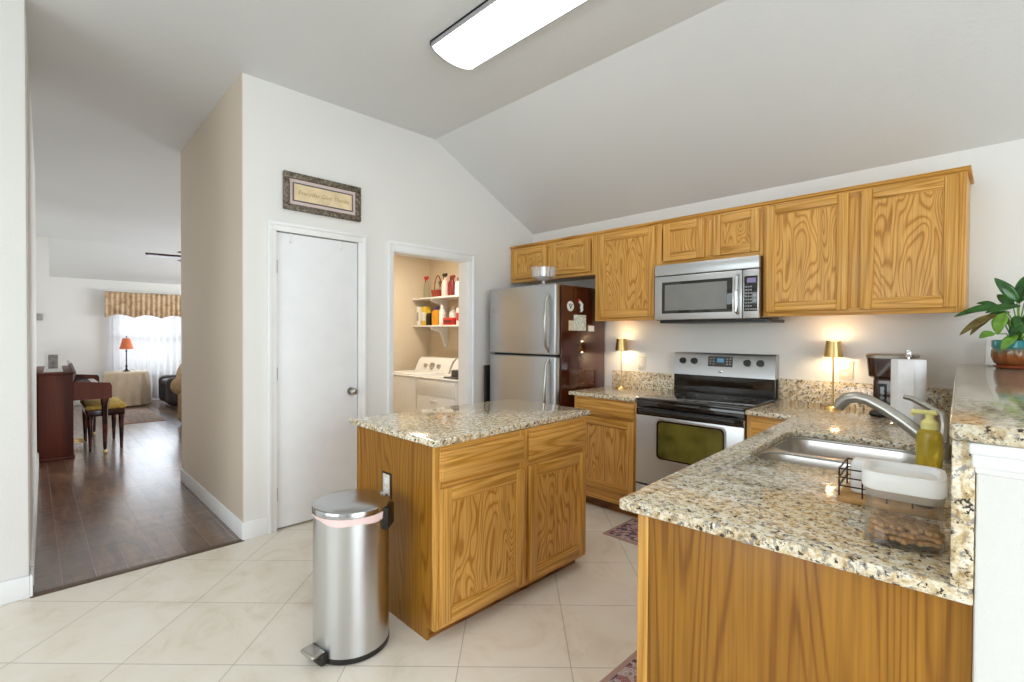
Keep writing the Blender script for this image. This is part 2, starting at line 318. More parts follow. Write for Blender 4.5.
# ------------------------------------------------------------------ mesh builder
WM = {}
class MB:
    def __init__(s): s.bm = bmesh.new(); s.k = 0
    def mark(s): s.bm.verts.ensure_lookup_table(); s.k = len(s.bm.verts)
    def xf(s, mat):
        s.bm.verts.ensure_lookup_table()
        for v in s.bm.verts[s.k:]: v.co = mat @ v.co
        return s
    def box(s, x0, x1, y0, y1, z0, z1, bev=0., seg=2, mi=0):
        r = bmesh.ops.create_cube(s.bm, size=1.0); vs = r['verts']
        for v in vs: v.co = Vector(((x0+x1)/2+v.co.x*(x1-x0), (y0+y1)/2+v.co.y*(y1-y0), (z0+z1)/2+v.co.z*(z1-z0)))
        fs = {f for v in vs for f in v.link_faces}
        for f in fs: f.material_index = mi
        if bev > 0:
            bev = min(bev, .49*min(abs(x1-x0), abs(y1-y0), abs(z1-z0)))
            es = list({q for v in vs for q in v.link_edges})
            r = bmesh.ops.bevel(s.bm, geom=es, offset=bev, segments=seg, profile=.5, affect='EDGES', material=-1)
            for f in r['faces']: f.material_index = mi
        return s
    def poly(s, pts, mi=0):
        f = s.bm.faces.new([s.bm.verts.new(p) for p in pts]); f.material_index = mi; return f
    def loops(s, loops, closed=True, cap0=True, cap1=True, mi=0):
        rows = [[s.bm.verts.new(p) for p in lp] for lp in loops]; n = len(rows[0])
        for a, b in zip(rows, rows[1:]):
            for i in range(n if closed else n-1):
                j = (i+1) % n
                s.bm.faces.new((a[i], a[j], b[j], b[i])).material_index = mi
        if cap0: s.bm.faces.new(rows[0][::-1]).material_index = mi
        if cap1: s.bm.faces.new(rows[-1]).material_index = mi
        return s
    def prism(s, pts, axis, a, b, mi=0):
        def P(p, t): return {'x': (t, p[0], p[1]), 'y': (p[0], t, p[1]), 'z': (p[0], p[1], t)}[axis]
        return s.loops([[P(p, a) for p in pts], [P(p, b) for p in pts]], mi=mi)
    def cyl(s, p0, p1, r0, r1=None, n=20, mi=0, cap=True):
        r1 = r0 if r1 is None else r1
        p0, p1 = Vector(p0), Vector(p1); d = (p1-p0).normalized()
        u = d.orthogonal().normalized(); w = d.cross(u)
        return s.loops([[p+r*(u*math.cos(2*PI*i/n)+w*math.sin(2*PI*i/n)) for i in range(n)] for p, r in ((p0, r0), (p1, r1))], cap0=cap, cap1=cap, mi=mi)
    def tube(s, path, r, n=10, mi=0):
        path = [Vector(p) for p in path]; R = r if isinstance(r, (list, tuple)) else [r]*len(path)
        d0 = (path[1]-path[0]).normalized(); u = d0.orthogonal().normalized(); lp = []
        for i, p in enumerate(path):
            d = (path[min(i+1, len(path)-1)]-path[max(i-1, 0)]).normalized()
            u = (u-d*u.dot(d)).normalized(); w = d.cross(u)
            lp.append([p+R[i]*(u*math.cos(2*PI*k/n)+w*math.sin(2*PI*k/n)) for k in range(n)])
        return s.loops(lp, mi=mi)
    def lathe(s, prof, c=(0, 0, 0), n=32, mi=0, cap0=True, cap1=True):
        return s.loops([[(c[0]+max(r, 1e-4)*math.cos(2*PI*i/n), c[1]+max(r, 1e-4)*math.sin(2*PI*i/n), c[2]+z) for i in range(n)] for r, z in prof], cap0=cap0, cap1=cap1, mi=mi)
    def ball(s, c, r, n=16, mi=0):
        r = (r, r, r) if isinstance(r, (int, float)) else r
        q = bmesh.ops.create_uvsphere(s.bm, u_segments=n, v_segments=max(6, n//2), radius=1)
        for v in q['verts']: v.co = Vector((c[0]+v.co.x*r[0], c[1]+v.co.y*r[1], c[2]+v.co.z*r[2]))
        for f in {f for v in q['verts'] for f in v.link_faces}: f.material_index = mi
        return s
    def done(s, name, mats, parent=None, smooth=True, ang=32, local=False):
        mats = mats if isinstance(mats, (list, tuple)) else [mats]
        bmesh.ops.recalc_face_normals(s.bm, faces=s.bm.faces[:])
        if parent is not None and not local:
            s.bm.transform(WM[parent.name].inverted())
        me = bpy.data.meshes.new(name); s.bm.to_mesh(me); s.bm.free()
        for q in mats: me.materials.append(M[q] if isinstance(q, str) else q)
        if smooth:
            me.polygons.foreach_set('use_smooth', [True]*len(me.polygons)); me.set_sharp_from_angle(angle=math.radians(ang))
        o = bpy.data.objects.new(name, me); COL.objects.link(o)
        if parent is not None: o.parent = parent; WM[o.name] = WM[parent.name]
        else: WM[o.name] = Matrix.Identity(4)
        return o
def thing(name, label, cat, loc=(0, 0, 0), rz=0., group=None):
    o = bpy.data.objects.new(name, None); COL.objects.link(o); o.empty_display_size = .1
    o.location = loc; o.rotation_euler = (0, 0, rz); o['label'] = label; o['category'] = cat
    if group: o['group'] = group
    WM[o.name] = Matrix.Translation(loc) @ Matrix.Rotation(rz, 4, 'Z'); return o
def tag(o, label, cat, group=None):
    o['label'] = label; o['category'] = cat
    if group: o['group'] = group
    return o
def base(o, loc):
    """put the origin of a one-mesh thing at its base"""
    o.data.transform(Matrix.Translation(-Vector(loc))); o.location = loc; return o
def struct(o): o['kind'] = 'structure'; return o
def dup(root, loc, label=None, rz=None):
    r = root.copy(); COL.objects.link(r); r.location = loc
    if rz is not None: r.rotation_euler = (0, 0, rz)
    if label: r['label'] = label
    for ch in list(root.children):
        c = ch.copy(); COL.objects.link(c); c.parent = r
        for g in ch.children:
            d = g.copy(); COL.objects.link(d); d.parent = c
    return r
def rrect(x0, x1, y0, y1, r, n=6):
    out = []
    for cx, cy, a in ((x1-r, y1-r, 0), (x0+r, y1-r, PI/2), (x0+r, y0+r, PI), (x1-r, y0+r, 1.5*PI)):
        for i in range(n+1):
            t = a+PI/2*i/n; out.append((cx+r*math.cos(t), cy+r*math.sin(t)))
    return out
def slab(name, outer, z0, z1, mat, hole=None, bev=.006, parent=None):
    bm = bmesh.new(); es = []
    for lp in ([outer] + ([] if not hole else [hole] if isinstance(hole[0][0], float) else hole)):
        vs = [bm.verts.new((x, y, z1)) for x, y in lp]
        es += [bm.edges.new((vs[i], vs[(i+1) % len(vs)])) for i in range(len(vs))]
    bmesh.ops.triangle_fill(bm, edges=es, use_beauty=True, use_dissolve=False)
    r = bmesh.ops.extrude_face_region(bm, geom=bm.faces[:])
    for v in [g for g in r['geom'] if isinstance(g, bmesh.types.BMVert)]: v.co.z = z0
    bmesh.ops.recalc_face_normals(bm, faces=bm.faces[:])
    sh = [q for q in bm.edges if len(q.link_faces) == 2 and q.calc_face_angle() > 1.2 and abs(q.verts[0].co.z-q.verts[1].co.z) < 1e-5]
    bmesh.ops.bevel(bm, geom=sh, offset=bev, segments=3, profile=.5, affect='EDGES')
    mb = MB(); mb.bm.free(); mb.bm = bm
    return mb.done(name, mat, parent, ang=50)
def T(x, y, z, rz=0.): return Matrix.Translation((x, y, z)) @ Matrix.Rotation(rz, 4, 'Z')

# ------------------------------------------------------------------ room shell
XW, YW, HC = -3.513, 3.777, 3.06
struct(MB().box(XW, 3.2, -3., .996, -.06, 0).box(XW-.14, 3.2, .996, 3.9, -.06, 0).box(-5.36, XW-.14, 1.9, 3.9, -.06, 0).done('floor', 'tile'))
struct(MB().box(-12.25, XW, -.2, .996, -.06, -.001).box(-12.25, -5.3, .996, 6., -.06, -.001).done('floor_hall', 'planks'))
struct(MB().prism([(XW-.03, 0), (XW-.02, .007), (XW+.012, .007), (XW+.022, 0)], 'y', -.004, .994).done('trim_1', plain('bronze_threshold', (.09, .055, .035), .4)))
def room(name, mats): pass
struct(MB().box(-3.654, XW, -3., -.006, 0, HC, .012).done('wall_left', 'wall'))
struct(MB().prism([(-3.655, -.004), (-7.05, .048), (-11., .048), (-11., -.2), (-3.655, -.2)], 'z', 0, HC).done('wall_hall_left', 'wall', smooth=False))
struct(MB().prism([(.996, 0), (1.2, 0), (1.2, 2.067), (1.805, 2.067), (1.805, 0), (2.105, 0), (2.105, 2.045), (2.895, 2.045), (2.895, 0), (YW, 0), (YW, 2.42), (2.52, HC), (.996, HC)], 'x', XW-.12, XW).done('wall_pantry', 'wall', smooth=False))
struct(MB().box(-5.325, XW-.0006, .991, 1.085, 0, HC-.0005).done('wall_hall_right', 'wall_hall_shade'))
struct(MB().box(-5.48, -5.361, 1.09, 3.9, 0, HC).done('wall_laundry_back', 'laundry'))
struct(MB().box(-5.36, XW-.121, 1.8, 1.92, 0, 2.46).done('wall_laundry_left', 'laundry'))
struct(MB().box(-5.36, XW-.121, 3.774, 3.9, 0, 2.46).done('wall_laundry_right', 'laundry'))
struct(MB().box(-5.36, XW-.121, 1.92, 3.774, 2.46, 2.52).done('ceiling_laundry', 'wall'))
struct(MB().box(XW-.12, 3.2, YW, 3.9, 0, 2.6).done('wall_stove', 'wall'))
struct(MB().box(-3.95, 3.2, -3., 2.52, HC, HC+.1).done('ceiling', 'ceil'))
struct(MB().prism([(-3.95, HC), (-5.33, 3.025), (-5.33, 3.16), (-3.95, HC+.1)], 'y', -.2, 1.09).done('ceiling_hall', 'ceil', smooth=False))
k = (HC-2.42)/(YW-2.52)
struct(MB().prism([(2.52, HC), (YW+.15, 2.42-k*.15), (YW+.15, 2.6), (2.52, HC+.1)], 'x', XW-.12, 3.2).done('ceiling_slope', 'ceil', smooth=False))
struct(MB().prism([(-5.33, 3.025), (-11.05, 2.93), (-12.3, 2.335), (-12.3, 2.5), (-11.05, 3.05), (-5.33, HC+.1)], 'y', -.2, 6.).done('ceiling_living', 'ceil', smooth=False))
struct(MB().box(-12.25, -11.0, -.2, .232, 0, 2.94).done('wall_living_left', 'wall'))
# far wall with window opening
wy0, wy1, wz0, wz1 = 1.16, 3.3, .55, 2.05
struct(MB().box(-12.35, -12.2, .23, wy0, 0, 2.5).box(-12.35, -12.2, wy1, 6., 0, 2.5).box(-12.35, -12.2, wy0, wy1, 0, wz0).box(-12.35, -12.2, wy0, wy1, wz1, 2.5).done('wall_living_far', 'wall'))
struct(MB().box(-12.3, -5.4, 5.9, 6., 0, .5).done('wall_living_right', 'wall'))
# unseen dining end behind the camera: window and patio opening added to bring in light
struct(MB().box(XW, -2.9, -3.1, -3., 0, HC).box(-.1, 3.2, -3.1, -3., 0, HC).box(-2.9, -.1, -3.1, -3., 0, .65).box(-2.9, -.1, -3.1, -3., 2.35, HC).done('wall_back', 'wall'))
struct(MB().box(3.05, 3.2, 1.6, 3.77, 0, 2.4).box(3.05, 3.2, -3., -1.2, 0, HC).box(3.05, 3.2, -1.2, 1.6, 2.5, HC).done('wall_right', 'wall'))
# baseboards
def bb(name, *boxes):
    mb = MB()
    for b in boxes: mb.box(*b, .005)
    struct(mb.done(name, 'trim'))
bb('baseboard_left', (XW, XW+.014, -3., -.006, 0, .115), (XW-.135, XW+.014, -.006, .006, 0, .115))
struct(MB().prism([(-3.66, -.004), (-7.05, .048), (-7.05, .062), (-3.66, .010)], 'z', 0, .115).done('baseboard_hall_left', 'trim', smooth=False))
bb('baseboard_pantry', (XW, XW+.014, .982, 1.143, 0, .118), (XW, XW+.014, 1.863, 2.055, 0, .118), (XW, XW+.014, 2.96, 3.0, 0, .118))
bb('baseboard_hall_right', (-5.339, XW, .982, .996, 0, .118))
bb('baseboard_living', (-12.2, -12.186, .23, 5.9, 0, .11), (-11., -10.986, -.0, .24, 0, .11))
# casings
def casing(name, ya, yb, yc, yd, zt_in, zt_out, extra=()):
    mb = MB(); w = .024
    for y0, y1, s_ in ((ya, yb, 0), (yc, yd, 1)):
        mb.box(XW, XW+.012, y0, y1, 0, zt_in, .003)
        mb.box(XW+.011, XW+.021, y0 if not s_ else y1-w, y0+w if not s_ else y1, 0, zt_out-w, .003)
    mb.box(XW, XW+.012, ya, yd, zt_in, zt_out, .003); mb.box(XW+.011, XW+.021, ya, yd, zt_out-w, zt_out, .003)
    for e_ in extra: mb.box(*e_)
    struct(mb.done(name, 'trim'))
casing('trim_2', 1.143, 1.203, 1.802, 1.863, 2.066, 2.129)
casing('trim_3', 2.055, 2.108, 2.892, 2.965, 2.042, 2.119, ((XW-.122, XW-.001, 2.095, 2.112, 0, 2.034), (XW-.122, XW-.001, 2.884, 2.90, 0, 2.034), (XW-.122, XW-.001, 2.1, 2.9, 2.034, 2.05)))
# pantry door
dr = struct(MB().box(XW-.045, XW-.008, 1.208, 1.799, .014, 2.060, .003).done('door_1', 'door'))
MB().cyl((XW-.008, 1.745, .926), (XW+.004, 1.745, .926), .03, .028).cyl((XW+.004, 1.745, .926), (XW+.035, 1.745, .926), .011).ball((XW+.05, 1.745, .926), (.022, .028, .028)).done('door_knob', 'steel_s', dr)
for z in (1.823, 1.085, .25): MB().cyl((XW-.004, 1.204, z-.045), (XW-.004, 1.204, z+.045), .008).done('hinge', 'steel_s', dr)
for y in (1.30, 1.665): MB().box(XW-.008, XW-.002, y-.008, y+.008, 2.0, 2.062, .002).box(XW-.006, XW+.014, y-.008, y+.008, 1.995, 2.004, .002).done('hook', 'whitep', dr)
struct(MB().box(XW-.12, XW-.05, 1.2, 1.806, 0., .012).done('trim_4', plain('dark_threshold', (.08, .04, .025), .5)))

# ------------------------------------------------------------------ framed print over the door
t = thing('framed_print', 'long framed script print with carved bronze frame hanging above the white pantry door', 'picture', (XW+.002, 1.53, 2.222))
y0, y1, z0, z1 = 1.243, 1.815, 2.222, 2.484
mb = MB(); w = .042
for a in (('y', y0, y1, z0, z0+w), ('y', y0, y1, z1-w, z1)): mb.box(XW+.002, XW+.03, a[1], a[2], a[3], a[4], .006)
for a in ((y0, y0+w), (y1-w, y1)): mb.box(XW+.002, XW+.03, a[0], a[1], z0+w, z1-w, .006)
fr = mb.done('frame', 'frame', t)
MB().box(XW+.004, XW+.014, y0+.03, y1-.03, z0+.03, z1-.03).done('mat_board', 'pinkmat', t)
mb = MB(); b0, b1, c0, c1 = y0+.072, y1-.072, z0+.074, z1-.074
for q in ((b0-.008, b1+.008, c0-.008, c0), (b0-.008, b1+.008, c1, c1+.008), (b0-.008, b0, c0, c1), (b1, b1+.008, c0, c1)): mb.box(XW+.012, XW+.019, *q)
mb.done('inner_fillet', 'dgray', t)
MB().box(XW+.012, XW+.0165, b0, b1, c0, c1).done('print', 'art', t)
def text_mesh(name, body, size, mat, parent, mtx, shear=0., ext=.0006):
    cu = bpy.data.curves.new(name, 'FONT'); cu.body = body; cu.size = size; cu.align_x = 'CENTER'; cu.align_y = 'CENTER'; cu.shear = shear; cu.extrude = ext
    to = bpy.data.objects.new(name, cu); COL.objects.link(to)
    me = bpy.data.meshes.new_from_object(to.evaluated_get(bpy.context.evaluated_depsgraph_get()))
    bpy.data.objects.remove(to)
    me.transform(WM[parent.name].inverted() @ mtx); me.materials.clear(); me.materials.append(M[mat]); me.name = name
    o = bpy.data.objects.new(name, me); COL.objects.link(o); o.parent = parent; WM[o.name] = WM[parent.name]; return o
FX = Matrix(((0, 0, 1, 0), (1, 0, 0, 0), (0, 1, 0, 0), (0, 0, 0, 1)))      # text facing +x
FY = Matrix(((1, 0, 0, 0), (0, 0, -1, 0), (0, 1, 0, 0), (0, 0, 0, 1)))     # text facing -y
text_mesh('lettering', 'Everyday Give Thanks', .042, 'artink', t, Matrix.Translation((XW+.0172, (b0+b1)/2, (c0+c1)/2)) @ FX, .35)

# ------------------------------------------------------------------ ceiling light
t = thing('ceiling_light', 'long white fluorescent ceiling light with curved glowing lens', 'ceiling light', (-1.74, 1.825, HC-.075))
lx0, lx1, ly0, ly1 = -2.36, -1.13, 1.655, 1.99
prof = [(ly0+.012+(ly1-ly0-.024)*i/14, HC-.025-.048*math.sin(PI*i/14)**.6) for i in range(15)]
MB().prism(prof+[(ly1-.012, HC-.012), (ly0+.012, HC-.012)], 'x', lx0+.012, lx1-.012).done('lens', 'lens', t)
mb = MB().box(lx0, lx1, ly0, ly1, HC-.014, HC-.001)
pe = [(ly0+(ly1-ly0)*i/14, HC-.03-.052*math.sin(PI*i/14)**.6) for i in range(15)]
for a, b in ((lx0, lx0+.012), (lx1-.012, lx1)): mb.prism(pe+[(ly1, HC-.002), (ly0, HC-.002)], 'x', a, b)
mb.box(lx0, lx1, ly0, ly0+.010, HC-.034, HC-.002).box(lx0, lx1, ly1-.010, ly1, HC-.034, HC-.002)
mb.done('housing', 'gray', t)

# ------------------------------------------------------------------ cabinets
def door_mesh(name, w, h, mtx, parent, st=.055, th=.02, panel='oak_p'):
    mb = MB()
    mb.box(0, st, -th, 0, 0, h, .004).box(w-st, w, -th, 0, 0, h, .004)
    mb.box(st, w-st, -th, 0, 0, st, .004, mi=1).box(st, w-st, -th, 0, h-st, h, .004, mi=1)
    for a in ((st-.002, st+.008, st, h-st), (w-st-.008, w-st+.002, st, h-st)): mb.box(a[0], a[1], -th+.005, 0, a[2], a[3], .003)
    for a in ((st, st+.008), (h-st-.008, h-st)): mb.box(st, w-st, -th+.005, 0, a[0], a[1], .003, mi=1)
    mb.box(st-.004, w-st+.004, -th+.011, 0, st-.004, h-st+.004, mi=2)
    mb.k = 0; mb.xf(mtx)
    return mb.done(name, ['oak_v', 'oak_h', panel], parent)
def drawer_mesh(name, w, h, mtx, parent, th=.02):
    mb = MB().box(0, w, -th+.006, 0, 0, h, .005).box(.008, w-.008, -th, -.004, .008, h-.008, .006); mb.k = 0; mb.xf(mtx)
    return mb.done(name, 'oak_h', parent)
YU = 3.447
def upper(name, label, x0, x1, z0, z1, doors):
    t = thing(name, label, 'cabinet', ((x0+x1)/2, YW-.01, z0))
    mb = MB(); s = .04
    mb.box(x0, x1, YU+.018, YW-.001, z0+.012, z1)                                    # carcass
    mb.box(x0, x0+s, YU, YU+.02, z0, z1, .002).box(x1-s, x1, YU, YU+.02, z0, z1, .002)
    mb.box(x0+s, x1-s, YU, YU+.02, z0, z0+s, .002, mi=1).box(x0+s, x1-s, YU, YU+.02, z1-s, z1, .002, mi=1)
    for a, b in zip(doors, doors[1:]): mb.box(a[1]-.02, b[0]+.02, YU, YU+.02, z0+s, z1-s, .002)
    mb.done('body', ['oak_v', 'oak_h'], t)
    for a, b in doors: door_mesh('door', b-a, z1-.015-(z0+.03), T(a, YU, z0+.03), t)
    return t
ZT = 2.22
upper('wall_cabinet', 'short double door oak wall cabinet above the refrigerator', -3.505, -2.474, 1.88, ZT, [(-3.46, -3.02), (-2.952, -2.52)])
upper('wall_cabinet', 'tall single door oak wall cabinet between fridge and microwave', -2.473, -1.899, 1.48, ZT, [(-2.425, -1.908)])
upper('wall_cabinet', 'short double door oak wall cabinet directly above the microwave', -1.898, -1.129, 1.893, ZT, [(-1.84, -1.52), (-1.456, -1.148)])
upper('wall_cabinet', 'large double door oak wall cabinet at the right end near the plant', -1.128, -.147, 1.488, ZT, [(-1.108, -.657), (-.596, -.178)])
mb = MB()
pr = [(YU+.004, ZT+.0005), (YU-.006, ZT+.006), (YU-.008, ZT+.010), (YU-.016, ZT+.017), (YU-.017, ZT+.021), (YW-.001, ZT+.021), (YW-.001, ZT+.0005)]
tag(base(mb.prism(pr, 'x', -3.508, -.132).done('crown_molding', 'oak_h'), (-1.8, YW-.02, ZT)), 'long oak crown strip along the tops of the wall cabinets', 'molding')

# left base cabinet
def toe_box(mb, x0, x1, y0, y1, z0, z1): mb.box(x0, x1, y0, y1, z0, z1)
YB = 3.157
def base_cab(name, label, x0, x1, y1, dx0, dx1):
    t = thing(name, label, 'cabinet', ((x0+x1)/2, y1, 0))
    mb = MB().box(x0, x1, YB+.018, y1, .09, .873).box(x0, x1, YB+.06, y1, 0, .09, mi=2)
    s = .035
    mb.box(x0, x0+s, YB, YB+.02, .08, .873, .002).box(x1-s, x1, YB, YB+.02, .08, .873, .002)
    for a, b in ((.08, .165), (.725, .74), (.845, .873)): mb.box(x0+s, x1-s, YB, YB+.02, a, b, .002, mi=1)
    mb.done('body', ['oak_v', 'oak_h', 'oak_d'], t)
    drawer_mesh('drawer', dx1-dx0, .115, T(dx0, YB, .742), t)
    door_mesh('door', dx1-dx0, .55, T(dx0, YB, .172), t)
    return t
base_cab('base_cabinet', 'oak base cabinet with one drawer and door left of the range', -2.463, -1.891, YW-.001, -2.435, -1.902)
base_cab('base_cabinet', 'oak base cabinet corner sliver seen right of the range', -1.119, -.86, YW-.001, -1.09, -.86)

# ------------------------------------------------------------------ countertops and splashes
ZC0, ZC = .874, .904
tag(base(slab('countertop', [(-2.505, 3.132), (-1.8905, 3.132), (-1.8905, 3.7565), (-2.505, 3.7565)], ZC0, ZC, 'granite'), (-2.2, 3.5, ZC0)), 'short granite countertop left of the range', 'countertop')
def SK(x, y): return (-.756+x-.0436*y, 1.168+y+.0436*x)
hole = [SK(*p) for p in rrect(.09, .585, .765, 1.475, .085, 8)]
out = [SK(.012, 0), SK(.003, .003), SK(0, .012), (-.843, 3.132), (-1.1195, 3.132), (-1.1195, 3.7565), SK(.7215, 2.555)]
out += [SK(.7215, 1.8), SK(.7215, .004)]
tag(base(slab('countertop', out, ZC0, ZC, 'granite', hole), (-.5, 2., ZC0)), 'large L shaped granite peninsula countertop with cut out sink', 'countertop')
tag(base(MB().box(-2.505, -1.89, 3.757, 3.7768, ZC0, 1.045, .003).done('backsplash', 'granite'), (-2.2, 3.767, ZC0)), 'granite backsplash strip behind the small lamp left of the range', 'backsplash')
tag(base(MB().box(-1.12, -.16, 3.757, 3.7768, ZC0, 1.062, .003).done('backsplash', 'granite'), (-.6, 3.767, ZC0)), 'granite backsplash strip behind the lamp and coffee maker', 'backsplash')
# ------------------------------------------------------------------ peninsula
SH = Matrix(((1, -.0436, 0, -.756), (.0436, 1, 0, 1.168), (0, 0, 1, 0), (0, 0, 0, 1)))
t = thing('peninsula_cabinet', 'oak peninsula cabinet with plain veneer end under the granite', 'cabinet', (-.4, 1.2, 0))
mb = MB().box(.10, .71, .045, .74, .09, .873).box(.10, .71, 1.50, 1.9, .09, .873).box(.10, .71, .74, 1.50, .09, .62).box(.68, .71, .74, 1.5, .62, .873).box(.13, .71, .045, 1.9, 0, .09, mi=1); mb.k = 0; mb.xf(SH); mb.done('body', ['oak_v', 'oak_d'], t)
mb = MB().box(.082, .7215, .024, .046, 0, .873, .002); mb.k = 0; mb.xf(SH); mb.done('end_panel', 'oak_end', t)
mb = MB().box(.048, .08, .024, .064, 0.09, .873, .002); mb.box(.054, .08, .064, 1.9, .09, .17, .002).box(.054, .08, .064, 1.9, .835, .873, .002).box(.054, .08, .55, .62, .17, .835).box(.054, .08, 1.86, 1.9, .17, .835)
mb.k = 0; mb.xf(SH); mb.done('face_frame', 'oak_v', t)
for y0 in (.045, .60, 1.2):
    door_mesh('door', .5, .55, SH @ T(.054, y0+.52, .13, -PI/2), t); drawer_mesh('drawer', .5, .12, SH @ T(.054, y0+.52, .705, -PI/2), t)
# knee wall, its trim, splash and bar top
mb = MB().box(.7225, 1.2, .004, 2.55, 0, 1.118, .006); mb.k = 0; mb.xf(SH); struct(mb.done('wall_knee', 'wall'))
mb = MB()
for z0, z1, d in ((1.116, 1.132, .004), (1.128, 1.156, .012), (1.152, 1.1735, .02)): mb.box(.7225-d*.5, 1.2+d, .004-d, 2.545, z0, z1, .004)
mb.k = 0; mb.xf(SH); struct(mb.done('trim_5', 'trim'))
mb = MB().box(.690, 0.7215, .002, 2.554, ZC+.0005, 1.172, .003); mb.k = 0; mb.xf(SH)
tag(base(mb.done('backsplash', 'granite'), (-.1, 2.3, ZC)), 'tall granite splash rising from the sink counter to the bar', 'backsplash')
tag(base(slab('bar_top', [SK(.700, -.02), SK(.690, -.01), SK(.686, .01), SK(.674, 2.574), (.5, 3.775), SK(1.28, -.02)], 1.174, 1.205, 'granite'), (.1, 2., 1.174)), 'raised polished granite bar top holding the potted plant', 'bar top')

# ------------------------------------------------------------------ sink and faucet
t = thing('kitchen_sink', 'double basin stainless undermount sink in the granite', 'sink', (*SK(.34, 1.1), .70))
def basin(x0, x1, y0, y1, zt, zb):
    mb = MB(); lp = []
    for ins, z, r in ((0, zt, .08), (.006, zt-.03, .08), (.012, zb+.03, .075), (.03, zb+.004, .07), (.06, zb, .05)):
        lp.append([(*SK(*p), z) for p in rrect(x0+ins, x1-ins, y0+ins, y1-ins, r, 6)])
    mb.loops(lp, cap0=False); c = SK((x0+x1)/2, (y0+y1)/2)
    mb.cyl((*c, zb), (*c, zb+.004), .045); return mb
slab('rim', [SK(*p) for p in rrect(.082, .605, .745, 1.495, .088, 6)], 0.863, .8732, 'sink', [[SK(*p) for p in rrect(.094, .582, .768, 1.075, .08, 6)], [SK(*p) for p in rrect(.094, .582, 1.105, 1.472, .08, 6)]], .002, t)
basin(.092, .584, .766, 1.077, .864, .70).done('basin', 'sink', t)
basin(.092, .584, 1.103, 1.474, .864, .66).done('basin', 'sink', t)
fx, fy = -.155, 2.36
t = thing('faucet', 'brushed nickel pull out faucet with angled spout behind the soap', 'faucet', (fx, fy, ZC))
MB().cyl((fx, fy, ZC), (fx, fy, ZC+.012), .032, .028).cyl((fx, fy, ZC+.012), (fx, fy, ZC+.07), .024, .026).done('base', 'steel_s', t)
path = [(fx+.004, fy, .945), (fx-.05, fy, .985), (fx-.11, fy+.003, 1.035), (fx-.17, fy+.005, 1.078), (fx-.225, fy+.01, 1.108), (fx-.262, fy+.013, 1.116), (fx-.295, fy+.018, 1.108), (fx-.318, fy+.022, 1.085), (fx-.328, fy+.024, 1.066)]
MB().tube(path, [.026, .025, .023, .021, .021, .022, .023, .023, .021], 14).done('spout', 'steel_s', t)
MB().tube([(fx, fy+.01, .96), (fx+.003, fy+.045, 1.03), (fx-.005, fy+.07, 1.065), (fx-.05, fy+.09, 1.092), (fx-.10, fy+.105, 1.118), (fx-.125, fy+.11, 1.122)], [.018, .015, .014, .012, .0105, .009], 10).done('handle', 'steel_s', t)

# ------------------------------------------------------------------ soap, rack, container, towels, coffee
sx0, sy0 = -.182, 2.235
t = thing('soap_bottle', 'yellow soap bottle with pale pump beside faucet', 'soap', (sx0, sy0, ZC))
MB().lathe([(.03, 0), (.036, .006), (.036, .105), (.033, .122), (.022, .134)], (sx0, sy0, ZC)).done('bottle', 'soap', t)
MB().lathe([(.024, .134), (.024, .158), (.02, .162), (.013, .17), (.013, .186)], (sx0, sy0, ZC)).done('collar', 'soapcap', t)
MB().box(sx0-.05, sx0+.022, sy0-.014, sy0+.014, ZC+.184, ZC+.199, .006, 3).cyl((sx0-.046, sy0, ZC+.176), (sx0-.046, sy0, ZC+.188), .006).done('pump_head', 'soapcap', t)
# wire caddy
t = thing('sponge_caddy', 'brown wire sponge caddy on wooden base behind the treat container', 'caddy', (-.22, 1.63, ZC))
cx0, cx1, cy0, cy1, cz = -.318, -.108, 1.59, 1.735, ZC
def RY(p, a=.06, c=(-.318, 1.59)):
    x, y = p[0]-c[0], p[1]-c[1]; return (c[0]+x*math.cos(a)-y*math.sin(a), c[1]+x*math.sin(a)+y*math.cos(a), p[2])
MC = Matrix.Translation((cx0, cy0, 0)) @ Matrix.Rotation(.06, 4, 'Z') @ Matrix.Translation((-cx0, -cy0, 0))
mb = MB().box(cx0-.004, cx1+.004, cy0-.004, cy1+.004, cz, cz+.018, .004); mb.k = 0; mb.xf(MC); mb.done('wooden_base', 'bamboo', t)
mb = MB()
for z in (.045, .068, .092): mb.tube([(cx0, cy0, cz+z), (cx1, cy0, cz+z)], .0022, 6).tube([(cx0, cy1, cz+z), (cx1, cy1, cz+z)], .0022, 6).tube([(cx0, cy0, cz+z), (cx0, cy1, cz+z)], .0022, 6).tube([(cx1, cy0, cz+z), (cx1, cy1, cz+z)], .0022, 6)
for i in range(5):
    x = cx0+(cx1-cx0)*i/4
    for y in (cy0, cy1): mb.tube([(x, y, cz+.01), (x, y, cz+.092)], .0022, 6)
mb.k = 0; mb.xf(MC); mb.done('wire_frame', 'wire', t)
mb = MB().box(cx0+.02, cx0+.12, cy0+.04, cy0+.10, cz+.0185, cz+.112, .012, 3); mb.k = 0; mb.xf(MC)
tag(base(mb.done('sponge', 'whitep'), (cx0+.07, cy0+.07, cz+.0185)), 'white sponge block standing in the wire caddy', 'sponge')
mb = MB().box(cx1-.05, cx1-.012, cy0+.02, cy0+.11, cz+.0185, cz+.085, .008, 3); mb.k = 0; mb.xf(MC)
tag(base(mb.done('scrub_pad', 'black'), (cx1-.03, cy0+.06, cz+.0185)), 'black scrub pad at the right end of the wire caddy', 'sponge')
